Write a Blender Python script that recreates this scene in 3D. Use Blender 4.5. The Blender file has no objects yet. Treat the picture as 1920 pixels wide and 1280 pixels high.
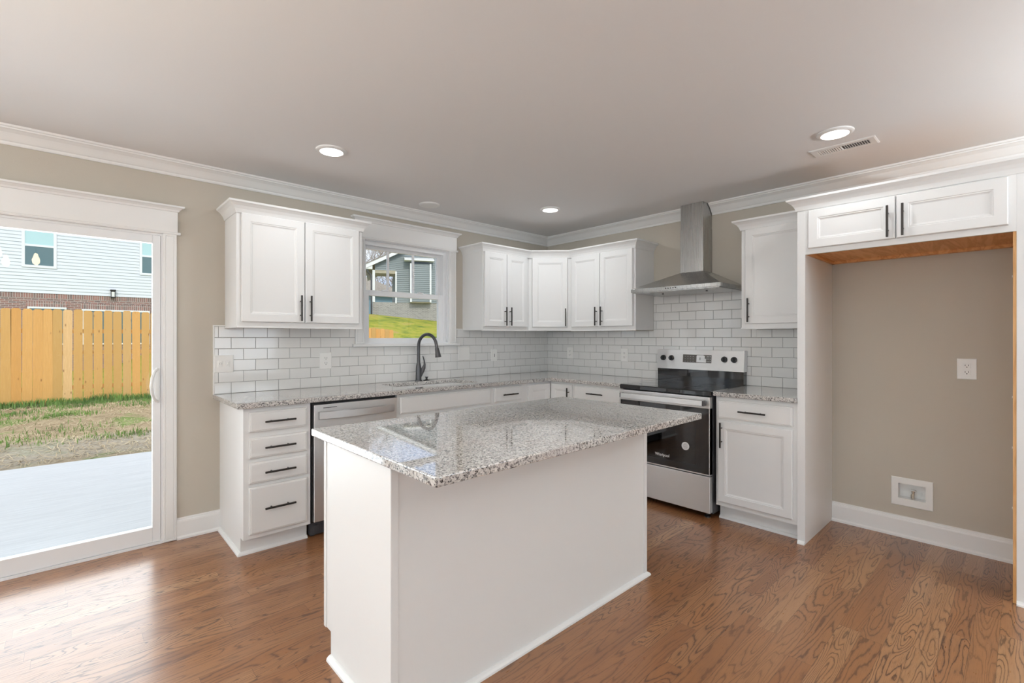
import bpy, bmesh, math, random
from mathutils import Vector, Matrix, noise
random.seed(7)
R = math.radians
scene = bpy.context.scene
COL = scene.collection

# ------------------------------------------------------------------ camera
TH = R(47.25)
cd = bpy.data.cameras.new('camera'); cam = bpy.data.objects.new('camera', cd); COL.objects.link(cam)
cam.location = (-3.985, -3.718, 1.298)
cam.rotation_euler = (R(90), 0, TH - R(90))
cd.sensor_width = 36.0; cd.lens = 36.0 * 893.9 / 1920.0
cd.shift_y = -7.8 / 1920.0
cd.clip_start = 0.02; cd.clip_end = 300
scene.camera = cam

# ------------------------------------------------------------------ colour management
vs = scene.view_settings
vs.view_transform = 'Standard'; vs.look = 'None'; vs.gamma = 1.0; vs.use_curve_mapping = False
vs.exposure = 0.0

# ------------------------------------------------------------------ world: bright sky with thin cloud
W = bpy.data.worlds.new('sky'); scene.world = W; W.use_nodes = True
wn = W.node_tree; wn.nodes.clear()
wo = wn.nodes.new('ShaderNodeOutputWorld'); wb = wn.nodes.new('ShaderNodeBackground')
wtc = wn.nodes.new('ShaderNodeTexCoord'); wns = wn.nodes.new('ShaderNodeTexNoise'); wcr = wn.nodes.new('ShaderNodeValToRGB')
wns.inputs['Scale'].default_value = 3.2; wns.inputs['Detail'].default_value = 6; wns.inputs['Roughness'].default_value = .6
wcr.color_ramp.elements[0].position = .62; wcr.color_ramp.elements[0].color = (.58, .71, .98, 1)
wcr.color_ramp.elements[1].position = .76; wcr.color_ramp.elements[1].color = (.97, .98, 1.0, 1)
wsx = wn.nodes.new('ShaderNodeSeparateXYZ'); wma = wn.nodes.new('ShaderNodeMath'); wma.operation = 'MULTIPLY_ADD'; wma.inputs[1].default_value = .55
wn.links.new(wtc.outputs['Generated'], wns.inputs['Vector']); wn.links.new(wtc.outputs['Generated'], wsx.inputs[0])
wn.links.new(wsx.outputs[2], wma.inputs[0]); wn.links.new(wns.outputs['Fac'], wma.inputs[2]); wn.links.new(wma.outputs[0], wcr.inputs['Fac'])
wn.links.new(wcr.outputs['Color'], wb.inputs['Color']); wb.inputs['Strength'].default_value = 1.55
wn.links.new(wb.outputs[0], wo.inputs['Surface'])

# ------------------------------------------------------------------ sun and large window lights
sd = bpy.data.lights.new('sun', 'SUN'); sd.energy = 1.5; sd.angle = R(6); sd.color = (1, .96, .88)
so = bpy.data.objects.new('sun', sd); COL.objects.link(so); so.rotation_euler = (R(53), 0, R(-22))
def area(name, loc, rot, sx, sy, power, col=(1, 1, 1)):
    l = bpy.data.lights.new(name, 'AREA'); l.shape = 'RECTANGLE'; l.size = sx; l.size_y = sy; l.energy = power; l.color = col
    o = bpy.data.objects.new(name, l); COL.objects.link(o); o.location = loc; o.rotation_euler = rot
    return o
# daylight outside the two big windows of the room behind the camera
area('window_daylight', (-1.4, -8.25, 1.45), (R(90), 0, 0), 1.8, 1.7, 34, (.93, .97, 1))
area('window_daylight', (-6.2, -8.25, 1.45), (R(90), 0, 0), 1.8, 1.7, 34, (.93, .97, 1))
area('window_daylight', (-7.85, -3.6, 1.45), (R(90), 0, R(-90)), 3.4, 1.7, 72, (.90, .955, 1))
area('door_daylight_fill', (-4.45, .20, 1.05), (R(90), 0, R(180)), 1.7, 1.75, 42, (.90, .955, 1))  # extra area light, added to strengthen the floor sheen inside the door

# ------------------------------------------------------------------ materials
def nmat(name):
    m = bpy.data.materials.new(name); m.use_nodes = True
    return m, m.node_tree, m.node_tree.nodes['Principled BSDF']
def plain(name, col, rough=.5, metal=0, coat=0, bump=0, bscale=200, spec=.5):
    m, nt, b = nmat(name)
    b.inputs['Base Color'].default_value = (*col, 1); b.inputs['Roughness'].default_value = rough
    b.inputs['Metallic'].default_value = metal; b.inputs['Coat Weight'].default_value = coat
    b.inputs['Specular IOR Level'].default_value = spec
    if bump:
        n = nt.nodes.new('ShaderNodeTexNoise'); n.inputs['Scale'].default_value = bscale; n.inputs['Detail'].default_value = 2
        t = nt.nodes.new('ShaderNodeTexCoord'); nt.links.new(t.outputs['Object'], n.inputs['Vector'])
        bp = nt.nodes.new('ShaderNodeBump'); bp.inputs['Strength'].default_value = bump; bp.inputs['Distance'].default_value = .002
        nt.links.new(n.outputs['Fac'], bp.inputs['Height']); nt.links.new(bp.outputs[0], b.inputs['Normal'])
    return m
class NT:
    """tiny node builder"""
    def __init__(s, nt): s.nt = nt
    def n(s, t, **k):
        x = s.nt.nodes.new('ShaderNode' + t)
        for a, v in k.items():
            setattr(x, a, v)
        return x
    def l(s, a, b): s.nt.links.new(a, b)
    def math(s, op, a, b=None, c=None):
        x = s.n('Math', operation=op)
        for i, v in enumerate((a, b, c)):
            if v is None: continue
            if isinstance(v, (int, float)): x.inputs[i].default_value = v
            else: s.l(v, x.inputs[i])
        return x.outputs[0]
    def comb(s, x, y, z):
        c = s.n('CombineXYZ')
        for i, v in enumerate((x, y, z)):
            if isinstance(v, (int, float)): c.inputs[i].default_value = v
            else: s.l(v, c.inputs[i])
        return c.outputs[0]
    def ramp(s, fac, stops, interp='LINEAR'):
        r = s.n('ValToRGB'); cr = r.color_ramp; cr.interpolation = interp
        while len(cr.elements) < len(stops): cr.elements.new(.5)
        for e, (p, c) in zip(cr.elements, stops):
            e.position = p; e.color = (*c, 1) if len(c) == 3 else c
        s.l(fac, r.inputs['Fac']); return r.outputs['Color']
    def mix(s, fac, a, b, mode='MIX'):
        x = s.n('Mix', data_type='RGBA', blend_type=mode)
        for i, v in ((0, fac), (6, a), (7, b)):
            if isinstance(v, (int, float)): x.inputs[i].default_value = v
            elif isinstance(v, tuple): x.inputs[i].default_value = (*v, 1)
            else: s.l(v, x.inputs[i])
        return x.outputs[2]
    def noise(s, vec, scale, detail=3, rough=.5, dist=0):
        x = s.n('TexNoise'); x.inputs['Scale'].default_value = scale; x.inputs['Detail'].default_value = detail
        x.inputs['Roughness'].default_value = rough; x.inputs['Distortion'].default_value = dist
        if vec is not None: s.l(vec, x.inputs['Vector'])
        return x.outputs['Fac']
    def obj(s):
        return s.n('TexCoord').outputs['Object']
    def sep(s, v):
        x = s.n('SeparateXYZ'); s.l(v, x.inputs[0]); return x.outputs
    def bump(s, h, strength, dist, bsdf):
        b = s.n('Bump'); b.inputs['Strength'].default_value = strength; b.inputs['Distance'].default_value = dist
        s.l(h, b.inputs['Height']); s.l(b.outputs[0], bsdf.inputs['Normal'])

M = {}
M['white'] = plain('white_cabinet_paint', (.80, .80, .79), .42)
M['trim'] = plain('white_trim_paint', (.83, .83, .82), .35)
M['vinyl'] = plain('white_vinyl', (.84, .85, .86), .3)
M['plastic'] = plain('white_plastic', (.84, .84, .82), .35)
M['wall'] = plain('beige_wall_paint', (.535, .492, .422), .8, bump=.15, bscale=350)
M['ceiling'] = plain('ceiling_paint', (.80, .80, .80), .85, bump=.1, bscale=300)
M['bronze'] = plain('dark_bronze', (.045, .04, .037), .38, metal=.7)
M['black'] = plain('black_matte', (.012, .012, .013), .45)
M['blackplastic'] = plain('black_plastic', (.02, .02, .02), .3)
M['dark'] = plain('dark_grey', (.06, .06, .065), .5)
M['white_text'] = plain('white_print', (.8, .8, .8), .5)
M['grey_text'] = plain('grey_print', (.42, .42, .42), .5)
M['brass'] = plain('brushed_nickel_valve', (.6, .55, .48), .3, metal=1)
M['slot'] = plain('dark_slot', (.02, .02, .02), .6)
M['graphite'] = plain('graphite_faucet_metal', (.10, .10, .105), .36, metal=.85)
M['cooktop'] = plain('black_ceramic_glass', (.008, .008, .009), .06, coat=.6)
M['rawwood_dark'] = None

def wood(name, c1, c2, axis=0, rough=.5, sc=1.0):
    m, nt, b = nmat(name); g = NT(nt); o = g.obj(); x, y, z = g.sep(o)
    v = [g.math('MULTIPLY', q, 14.0 * sc) for q in (x, y, z)]
    v[axis] = g.math('MULTIPLY', (x, y, z)[axis], 1.2 * sc)
    f = g.noise(g.comb(*v), 1.0, 5, .6, .6)
    w = g.math('SINE', g.math('MULTIPLY', f, 34.0))
    col = g.ramp(g.math('MULTIPLY_ADD', w, .35, g.math('MULTIPLY', f, 1.0)), [(.1, c1), (.9, c2)])
    g.l(col, b.inputs['Base Color']); b.inputs['Roughness'].default_value = rough
    return m
M['maple'] = wood('unfinished_maple', (.66, .30, .095), (.80, .43, .17), axis=1, rough=.55)
M['maple_v'] = wood('unfinished_maple_upright', (.62, .32, .11), (.80, .47, .20), axis=2, rough=.55)

ANR = .25
def steel(name, col=(.74, .74, .74), axis=0, rough=.40):
    m, nt, b = nmat(name); g = NT(nt); o = g.obj(); x, y, z = g.sep(o)
    v = [g.math('MULTIPLY', q, 400.0) for q in (x, y, z)]; v[axis] = g.math('MULTIPLY', (x, y, z)[axis], 3.0)
    f = g.noise(g.comb(*v), 1.0, 2, .5)
    b.inputs['Metallic'].default_value = 1; b.inputs['Base Color'].default_value = (*col, 1)
    r = g.math('MULTIPLY_ADD', f, .14, rough - .07); g.l(r, b.inputs['Roughness'])
    b.inputs['Anisotropic'].default_value = .75
    b.inputs['Anisotropic Rotation'].default_value = ANR; tg = g.n('Tangent', direction_type='RADIAL', axis='Z'); g.l(tg.outputs[0], b.inputs['Tangent'])
    return m
M['steel'] = steel('brushed_stainless')
M['steel_hood'] = steel('brushed_stainless_hood', (.50, .50, .49), axis=2, rough=.27)
M['filter'] = steel('hood_filter_aluminium', (.45, .45, .45), axis=0, rough=.4)
M['sinksteel'] = steel('sink_steel', (.5, .5, .5), axis=0, rough=.35)

def granite():
    m, nt, b = nmat('speckled_granite'); g = NT(nt); o = g.obj()
    big = g.noise(o, 3.0, 3, .5)
    n1 = g.noise(o, 95.0, 3, .6, .4); n2 = g.noise(o, 160.0, 2, .6, .3); n3 = g.noise(o, 45.0, 3, .65, .5)
    base = g.mix(g.ramp(n3, [(.40, (0, 0, 0)), (.62, (1, 1, 1))]), (.66, .64, .61), (.50, .475, .445))
    base = g.mix(g.ramp(n1, [(.525, (0, 0, 0)), (.60, (1, 1, 1))]), base, (.20, .19, .187))
    base = g.mix(g.ramp(n2, [(.57, (0, 0, 0)), (.62, (1, 1, 1))]), base, (.025, .025, .028))
    base = g.mix(g.ramp(n2, [(.30, (1, 1, 1)), (.38, (0, 0, 0))]), base, (.78, .77, .75))
    pink = g.ramp(big, [(.5, (0, 0, 0)), (.68, (1, 1, 1))])
    base = g.mix(g.math('MULTIPLY', pink, .35), base, (.50, .42, .39))
    g.l(base, b.inputs['Base Color']); b.inputs['Roughness'].default_value = .03; b.inputs['Specular IOR Level'].default_value = .6
    b.inputs['Coat Weight'].default_value = .35; b.inputs['Coat Roughness'].default_value = .03
    return m
M['granite'] = granite()

def oak_floor():
    m, nt, b = nmat('oak_strip_floor'); g = NT(nt); o = g.obj(); x, y, z = g.sep(o)
    PW = .0826
    row = g.math('FLOOR', g.math('DIVIDE', y, PW)); fy = g.math('FRACT', g.math('DIVIDE', y, PW))
    wn1 = g.n('TexWhiteNoise', noise_dimensions='1D'); g.l(row, wn1.inputs['W'])
    off = g.math('MULTIPLY', wn1.outputs['Value'], 7.3)
    xs = g.math('DIVIDE', g.math('ADD', x, off), .78)
    idx = g.math('FLOOR', xs); fx = g.math('FRACT', xs)
    wn2 = g.n('TexWhiteNoise', noise_dimensions='2D'); g.l(g.comb(row, idx, 0), wn2.inputs['Vector'])
    sr, sg, sb = g.sep(wn2.outputs['Color']); rnd = wn2.outputs['Value']
    # cathedral grain = contour lines of a stretched noise field, seeded per board
    gx = g.math('MULTIPLY_ADD', sr, 37.0, g.math('MULTIPLY', x, g.math('MULTIPLY_ADD', sb, 1.3, .7)))
    gy = g.math('MULTIPLY_ADD', sg, 53.0, g.math('MULTIPLY', y, g.math('MULTIPLY_ADD', sr, 7.0, 8.0)))
    gv = g.comb(gx, gy, g.math('MULTIPLY', rnd, 19.0))
    f = g.noise(gv, 1.0, 1.0, .5, .15)
    zig = g.noise(g.comb(g.math('MULTIPLY', x, 9.0), g.math('MULTIPLY', y, 30.0), rnd), 1.0, 2, .5)
    jag = g.noise(g.comb(g.math('MULTIPLY', x, 22.0), g.math('MULTIPLY', y, 160.0), rnd), 1.0, 3, .6)
    ff = g.math('MULTIPLY_ADD', f, g.math('MULTIPLY_ADD', sg, 12.0, 12.0), g.math('MULTIPLY_ADD', jag, .5, g.math('MULTIPLY', zig, .9)))
    tri = g.math('ABSOLUTE', g.math('SUBTRACT', g.math('MULTIPLY', g.math('FRACT', ff), 2.0), 1.0))
    line = g.ramp(tri, [(.0, (1, 1, 1)), (.09, (.95, .95, .95)), (.24, (.28, .28, .28)), (.55, (.05, .05, .05)), (1.0, (0, 0, 0))])
    pores = g.noise(g.comb(g.math('MULTIPLY', x, 14.0), g.math('MULTIPLY', y, 420.0), rnd), 1.0, 2, .6)
    poreM = g.ramp(pores, [(.52, (0, 0, 0)), (.72, (1, 1, 1))])
    blot = g.noise(g.comb(g.math('MULTIPLY', x, 1.6), g.math('MULTIPLY', y, 9.0), g.math('MULTIPLY', rnd, 11.0)), 1.0, 3, .6)
    base = g.ramp(rnd, [(.0, (.21, .085, .033)), (.25, (.35, .170, .076)), (.5, (.245, .102, .040)), (.75, (.31, .148, .066)), (1.0, (.44, .245, .120))])
    base = g.mix(g.ramp(blot, [(.35, (0, 0, 0)), (.7, (.6, .6, .6))]), base, (.33, .145, .055))
    c = g.mix(g.math('MULTIPLY', line, g.math('MULTIPLY_ADD', sb, .45, .42)), base, (.070, .030, .017))
    c = g.mix(g.math('MULTIPLY', poreM, .35), c, (.11, .05, .025))
    # hairline joints
    ey = g.math('MINIMUM', fy, g.math('SUBTRACT', 1.0, fy)); ex = g.math('MINIMUM', fx, g.math('SUBTRACT', 1.0, fx))
    jy = g.math('LESS_THAN', ey, .010); jx = g.math('LESS_THAN', ex, .0010)
    j = g.math('MAXIMUM', jy, jx)
    c = g.mix(g.math('MULTIPLY', j, .55), c, (.06, .028, .014))
    g.l(c, b.inputs['Base Color'])
    rr = g.math('MULTIPLY_ADD', line, .08, g.math('MULTIPLY_ADD', jag, .10, .24)); g.l(rr, b.inputs['Roughness'])
    b.inputs['Specular IOR Level'].default_value = .5
    b.inputs['Coat Weight'].default_value = .35; b.inputs['Coat Roughness'].default_value = .16
    h = g.math('SUBTRACT', g.math('MULTIPLY', jag, .25), g.math('ADD', g.math('MULTIPLY', j, 1.0), g.math('MULTIPLY', line, .25)))
    g.bump(h, .25, .0012, b)
    return m
M['floor'] = oak_floor()

M['tile'] = plain('white_glazed_tile', (.77, .77, .755), .1, coat=.3)
M['grout'] = plain('grey_grout', (.28, .275, .265), .9)

def noisy(name, stops, scale, rough=.9, detail=5, stretch=(1, 1, 1), bump=0, bd=.02):
    m, nt, b = nmat(name); g = NT(nt); x, y, z = g.sep(g.obj())
    v = g.comb(*[g.math('MULTIPLY', q, s) for q, s in zip((x, y, z), stretch)])
    f = g.noise(v, scale, detail, .65)
    g.l(g.ramp(f, stops), b.inputs['Base Color']); b.inputs['Roughness'].default_value = rough
    if bump: g.bump(f, bump, bd, b)
    return m
M['concrete'] = noisy('brushed_concrete', [(.3, (.60, .63, .67)), (.7, (.72, .75, .79))], 1.0, .75, 6, (3, 40, 3), .2, .003)
def ground_mat():
    m, nt, b = nmat('straw_and_grass'); g = NT(nt); o = g.obj(); x, y, z = g.sep(o)
    fib = g.noise(g.comb(g.math('MULTIPLY', x, 18.0), g.math('MULTIPLY', y, 40.0), 0), 1.0, 6, .75)
    straw = g.ramp(fib, [(.25, (.16, .11, .07)), (.5, (.42, .33, .21)), (.75, (.68, .58, .42))])
    gp = g.noise(o, 1.3, 5, .7); green = g.ramp(fib, [(.3, (.10, .17, .04)), (.7, (.34, .46, .14))])
    c1 = g.mix(g.ramp(gp, [(.52, (0, 0, 0)), (.62, (1, 1, 1))]), straw, green)
    gravel = g.ramp(g.noise(o, 30.0, 4, .7), [(.3, (.25, .22, .18)), (.7, (.55, .52, .46))])
    gp2 = g.noise(g.comb(g.math('MULTIPLY', x, .4), y, 0), 1.4, 3, .5)
    band = g.ramp(g.math('ADD', g.math('MULTIPLY', y, .1), g.math('MULTIPLY_ADD', gp2, .16, -.08)), [(.34, (0, 0, 0)), (.40, (.8, .8, .8)), (.50, (.8, .8, .8)), (.56, (0, 0, 0))])
    c2 = g.mix(band, c1, gravel)
    # lawn further out
    ln = g.noise(g.comb(g.math('MULTIPLY', x, .7), y, z), 1.1, 8, .75); lawn = g.ramp(ln, [(.36, (.05, .12, .01)), (.44, (.22, .26, .02)), (.53, (.40, .37, .035)), (.62, (.46, .31, .11))])
    lawn = g.mix(g.math('MULTIPLY', g.noise(o, 14.0, 4, .7), .5), lawn, (.16, .22, .012))
    far = g.math('GREATER_THAN', y, 9.36)
    g.l(g.mix(far, c2, lawn), b.inputs['Base Color']); b.inputs['Roughness'].default_value = .95
    g.bump(fib, .6, .03, b)
    return m
M['ground'] = ground_mat()
def pine():
    m, nt, b = nmat('new_pine_picket'); g = NT(nt); x, y, z = g.sep(g.obj())
    inf = g.n('ObjectInfo'); rnd = inf.outputs['Random']
    s = g.math('MULTIPLY', rnd, 41.0)
    f = g.noise(g.comb(g.math('MULTIPLY', x, 22.0), s, g.math('MULTIPLY', z, 1.1)), 1.0, 4, .6, .4)
    ring = g.math('SINE', g.math('MULTIPLY', f, 46.0))
    vt = g.n('TexVoronoi'); vt.inputs['Scale'].default_value = 1.0
    g.l(g.comb(g.math('MULTIPLY', x, 9.0), s, g.math('MULTIPLY', z, 3.2)), vt.inputs['Vector'])
    knot = g.ramp(vt.outputs['Distance'], [(.04, (1, 1, 1)), (.12, (0, 0, 0))])
    c = g.ramp(rnd, [(0, (.68, .34, .09)), (.5, (.76, .42, .13)), (.8, (.58, .35, .11)), (1, (.80, .52, .24))])
    c = g.mix(g.math('MULTIPLY_ADD', ring, .12, .14), c, (.52, .27, .07))
    c = g.mix(g.math('MULTIPLY', knot, .8), c, (.22, .08, .02))
    g.l(c, b.inputs['Base Color']); b.inputs['Roughness'].default_value = .75
    return m
M['pine'] = pine()
def bricks(name, ca, cb, mortar, bw, bh, vert=False, sat=1):
    m, nt, b = nmat(name); g = NT(nt); x, y, z = g.sep(g.obj())
    t = g.n('TexBrick'); t.inputs['Scale'].default_value = 1.0; t.inputs['Brick Width'].default_value = bw; t.inputs['Row Height'].default_value = bh
    t.inputs['Mortar Size'].default_value = .007; t.inputs['Color1'].default_value = (*ca, 1); t.inputs['Color2'].default_value = (*cb, 1); t.inputs['Mortar'].default_value = (*mortar, 1)
    if vert: t.offset = 0.0
    g.l(g.comb(x, z, 0), t.inputs['Vector'])
    n = g.noise(g.comb(g.math('MULTIPLY', x, 14.0), g.math('MULTIPLY', z, 16.0), 0), 1.0, 2, .6)
    g.l(g.mix(g.math('MULTIPLY', n, .5), t.outputs['Color'], mortar), b.inputs['Base Color']); b.inputs['Roughness'].default_value = .9
    return m
M['redbrick'] = bricks('red_brick', (.30, .09, .06), (.10, .05, .045), (.52, .47, .44), .2, .068)
M['soldier'] = bricks('red_brick_soldier_course', (.33, .10, .07), (.09, .045, .04), (.52, .47, .44), .068, .2, True)
M['greybrick'] = bricks('grey_brick', (.34, .31, .28), (.22, .20, .185), (.50, .48, .45), .2, .068)
M['siding_white'] = plain('white_vinyl_siding', (.72, .755, .80), .5)
M['siding_grey'] = plain('grey_vinyl_siding', (.235, .27, .275), .55)
M['porch_tan'] = plain('tan_porch_soffit', (.42, .37, .27), .7)
M['roof'] = noisy('brown_roof_shingle', [(.3, (.22, .19, .16)), (.7, (.38, .34, .30))], 6.0, .9)
M['bark'] = noisy('tree_bark', [(.3, (.17, .13, .10)), (.7, (.36, .29, .22))], 3.0, .9)
M['leaf'] = noisy('evergreen_foliage', [(.3, (.03, .09, .02)), (.7, (.10, .22, .05))], 8.0, .8)
M['grass'] = noisy('grass_blade', [(.3, (.07, .16, .03)), (.7, (.22, .38, .08))], 2.0, .8)
M['straw'] = noisy('straw_stalk', [(.3, (.36, .27, .16)), (.7, (.70, .60, .42))], 2.0, .85)
M['winglass'] = plain('neighbour_window_pane', (.12, .20, .22), .05)
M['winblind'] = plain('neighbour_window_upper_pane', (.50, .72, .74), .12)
M['bluewall'] = plain('distant_blue_wall', (.22, .34, .44), .8)

def glass(name, tint=(.97, .985, .98), k=1.0):
    m, nt, b = nmat(name); nt.nodes.remove(b); g = NT(nt)
    out = [n for n in nt.nodes if n.type == 'OUTPUT_MATERIAL'][0]
    tr = g.n('BsdfTransparent'); tr.inputs['Color'].default_value = (*tint, 1)
    gl = g.n('BsdfGlossy'); gl.inputs['Roughness'].default_value = .0
    fr = g.n('Fresnel'); fr.inputs['IOR'].default_value = 1.45
    mx = g.n('MixShader'); g.l(g.math('MULTIPLY', fr.outputs[0], k), mx.inputs[0]); g.l(tr.outputs[0], mx.inputs[1]); g.l(gl.outputs[0], mx.inputs[2])
    g.l(mx.outputs[0], out.inputs['Surface'])
    return m
M['glass'] = glass('window_glass', k=.8)
M['ovenglass'] = glass('tinted_oven_glass', (.05, .045, .042), 2.2)
M['shadeglass'] = glass('clear_shade_glass')
def emit(name, col, s):
    m, nt, b = nmat(name); b.inputs['Base Color'].default_value = (.9, .9, .9, 1)
    b.inputs['Emission Color'].default_value = (*col, 1); b.inputs['Emission Strength'].default_value = s
    return m
M['lamp'] = emit('lit_lamp_lens', (1, .985, .95), 4.0)
M['bulb'] = emit('lit_filament_bulb', (1, .80, .48), 25.0)

# ------------------------------------------------------------------ builders
class MB:
    def __init__(s): s.bm = bmesh.new(); s.mats = []; s.cur = 0
    def mat(s, m):
        if m not in s.mats: s.mats.append(m)
        s.cur = s.mats.index(m); return s
    def _tag(s, faces):
        for f in faces: f.material_index = s.cur
    def box(s, x0, x1, y0, y1, z0, z1, bev=0, seg=2):
        x0, x1 = sorted((x0, x1)); y0, y1 = sorted((y0, y1)); z0, z1 = sorted((z0, z1))
        v = [s.bm.verts.new(p) for p in ((x0, y0, z0), (x1, y0, z0), (x1, y1, z0), (x0, y1, z0), (x0, y0, z1), (x1, y0, z1), (x1, y1, z1), (x0, y1, z1))]
        fs = [s.bm.faces.new([v[i] for i in q]) for q in ((0, 3, 2, 1), (4, 5, 6, 7), (0, 1, 5, 4), (1, 2, 6, 5), (2, 3, 7, 6), (3, 0, 4, 7))]
        s._tag(fs)
        if bev:
            es = list({e for f in fs for e in f.edges})
            r = bmesh.ops.bevel(s.bm, geom=es, offset=bev, segments=seg, profile=.5, affect='EDGES')
            s._tag(r['faces'])
        return s
    def hexa(s, p):   # 8 points, bottom 4 then top 4
        v = [s.bm.verts.new(q) for q in p]
        fs = [s.bm.faces.new([v[i] for i in q]) for q in ((0, 3, 2, 1), (4, 5, 6, 7), (0, 1, 5, 4), (1, 2, 6, 5), (2, 3, 7, 6), (3, 0, 4, 7))]
        s._tag(fs); return s
    def poly(s, pts):
        f = s.bm.faces.new([s.bm.verts.new(p) for p in pts]); s._tag([f]); return f
    def rings(s, rs, cap0=True, cap1=True, close=True):
        """rs: list of rings (equal length lists of points)"""
        vs = [[s.bm.verts.new(p) for p in r] for r in rs]; n = len(vs[0]); fs = []
        for a, b in zip(vs, vs[1:]):
            for i in range(n if close else n - 1):
                j = (i + 1) % n
                fs.append(s.bm.faces.new((a[i], a[j], b[j], b[i])))
        if cap0: fs.append(s.bm.faces.new(list(reversed(vs[0]))))
        if cap1: fs.append(s.bm.faces.new(vs[-1]))
        s._tag(fs); return s
    def tube(s, pts, r, seg=12, cap=True, flat=1.0):
        pts = [Vector(p) for p in pts]; n = len(pts); rs = []
        rr = r if isinstance(r, (list, tuple)) else [r] * n
        up = None
        for i, p in enumerate(pts):
            t = (pts[min(i + 1, n - 1)] - pts[max(i - 1, 0)]).normalized()
            if up is None:
                a = Vector((0, 0, 1)) if abs(t.z) < .9 else Vector((1, 0, 0))
                up = (a - t * a.dot(t)).normalized()
            else: up = (up - t * up.dot(t)).normalized()
            sd_ = t.cross(up)
            rs.append([p + (sd_ * math.cos(2 * math.pi * k / seg) * flat + up * math.sin(2 * math.pi * k / seg)) * rr[i] for k in range(seg)])
        return s.rings(rs, cap, cap)
    def lathe(s, c, prof, seg=32, axis='z', cap=True):
        rs = []
        for r, h in prof:
            ring = []
            for k in range(seg):
                a = 2 * math.pi * k / seg; u, w = r * math.cos(a), r * math.sin(a)
                ring.append({'z': (c[0] + u, c[1] + w, c[2] + h), 'y': (c[0] + u, c[1] + h, c[2] + w), 'x': (c[0] + h, c[1] + u, c[2] + w)}[axis])
            rs.append(ring)
        return s.rings(rs, cap, cap)
    def front(s, x0, x1, z0, z1, yb, rs):
        """raised front: rs = [(inset, y)], last ring is filled"""
        ring = lambda i, y: [(x0 + i, y, z0 + i), (x1 - i, y, z0 + i), (x1 - i, y, z1 - i), (x0 + i, y, z1 - i)]
        return s.rings([ring(0, yb)] + [ring(i, y) for i, y in rs])
    def sweep(s, prof, path, capends=True):
        """prof [(out,z)], path [(x,y)] with outward on the right hand of travel, mitred"""
        n = len(path); rs = []
        P = [Vector(p) for p in path]
        for i in range(n):
            ns = []
            if i > 0: d = (P[i] - P[i - 1]).normalized(); ns.append(Vector((d.y, -d.x)))
            if i < n - 1: d = (P[i + 1] - P[i]).normalized(); ns.append(Vector((d.y, -d.x)))
            if len(ns) == 2:
                m = (ns[0] + ns[1]).normalized(); m = m / max(.2, m.dot(ns[0]))
            else: m = ns[0]
            rs.append([(P[i].x + m.x * o, P[i].y + m.y * o, z) for o, z in prof])
        return s.rings(rs, capends, capends)
    def slab(s, poly, z0, z1, holes=(), bev=0):
        bm2 = bmesh.new(); es = []
        for loop in [poly] + list(holes):
            vs = [bm2.verts.new((x, y, z1)) for x, y in loop]
            for i in range(len(vs)): es.append(bm2.edges.new((vs[i], vs[(i + 1) % len(vs)])))
        bmesh.ops.triangle_fill(bm2, use_beauty=True, use_dissolve=False, edges=es)
        r = bmesh.ops.extrude_face_region(bm2, geom=list(bm2.faces), use_keep_orig=True)
        bmesh.ops.translate(bm2, verts=[v for v in r['geom'] if isinstance(v, bmesh.types.BMVert)], vec=(0, 0, z0 - z1))
        bmesh.ops.recalc_face_normals(bm2, faces=bm2.faces)
        if bev:
            ee = [e for e in bm2.edges if len(e.link_faces) == 2 and e.calc_face_angle(0) > .6]
            bmesh.ops.bevel(bm2, geom=ee, offset=bev, segments=2, profile=.5, affect='EDGES')
        me = bpy.data.meshes.new('t'); bm2.to_mesh(me); bm2.free()
        n0 = len(s.bm.faces); s.bm.from_mesh(me); bpy.data.meshes.remove(me); s.bm.faces.ensure_lookup_table()
        s._tag(s.bm.faces[n0:]); return s
    def build(s, name, m=None, parent=None, loc=None, rot=None, smooth=False, fix=True):
        if fix: bmesh.ops.recalc_face_normals(s.bm, faces=s.bm.faces)
        me = bpy.data.meshes.new(name)
        mats = s.mats if s.mats else [m]
        o = bpy.data.objects.new(name, me)
        if parent is None and loc is not None:
            bmesh.ops.translate(s.bm, verts=s.bm.verts, vec=[-c for c in loc]); o.location = loc
        s.bm.to_mesh(me); s.bm.free()
        for k in mats: me.materials.append(k)
        if rot is not None: o.rotation_euler = rot
        COL.objects.link(o)
        if parent: o.parent = parent
        if smooth: me.shade_smooth(); me.set_sharp_from_angle(angle=R(35))
        return o
def tag(o, label=None, cat=None, group=None, kind=None):
    if label: o['label'] = label
    if cat: o['category'] = cat
    if group: o['group'] = group
    if kind: o['kind'] = kind
    return o
def thing(name, label, cat, loc=(0, 0, 0), rz=0, group=None, kind=None):
    o = bpy.data.objects.new(name, None); COL.objects.link(o); o.empty_display_size = .1
    o.location = loc; o.rotation_euler = (0, 0, rz)
    return tag(o, label, cat, group, kind)
def struct(name, mb, m=None, loc=None):
    return tag(mb.build(name, m, loc=loc), kind='structure')

H = 2.42        # ceiling
CT = .914       # worktop height
RX = -7.5; BY = -8.0
UPW = 108

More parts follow.
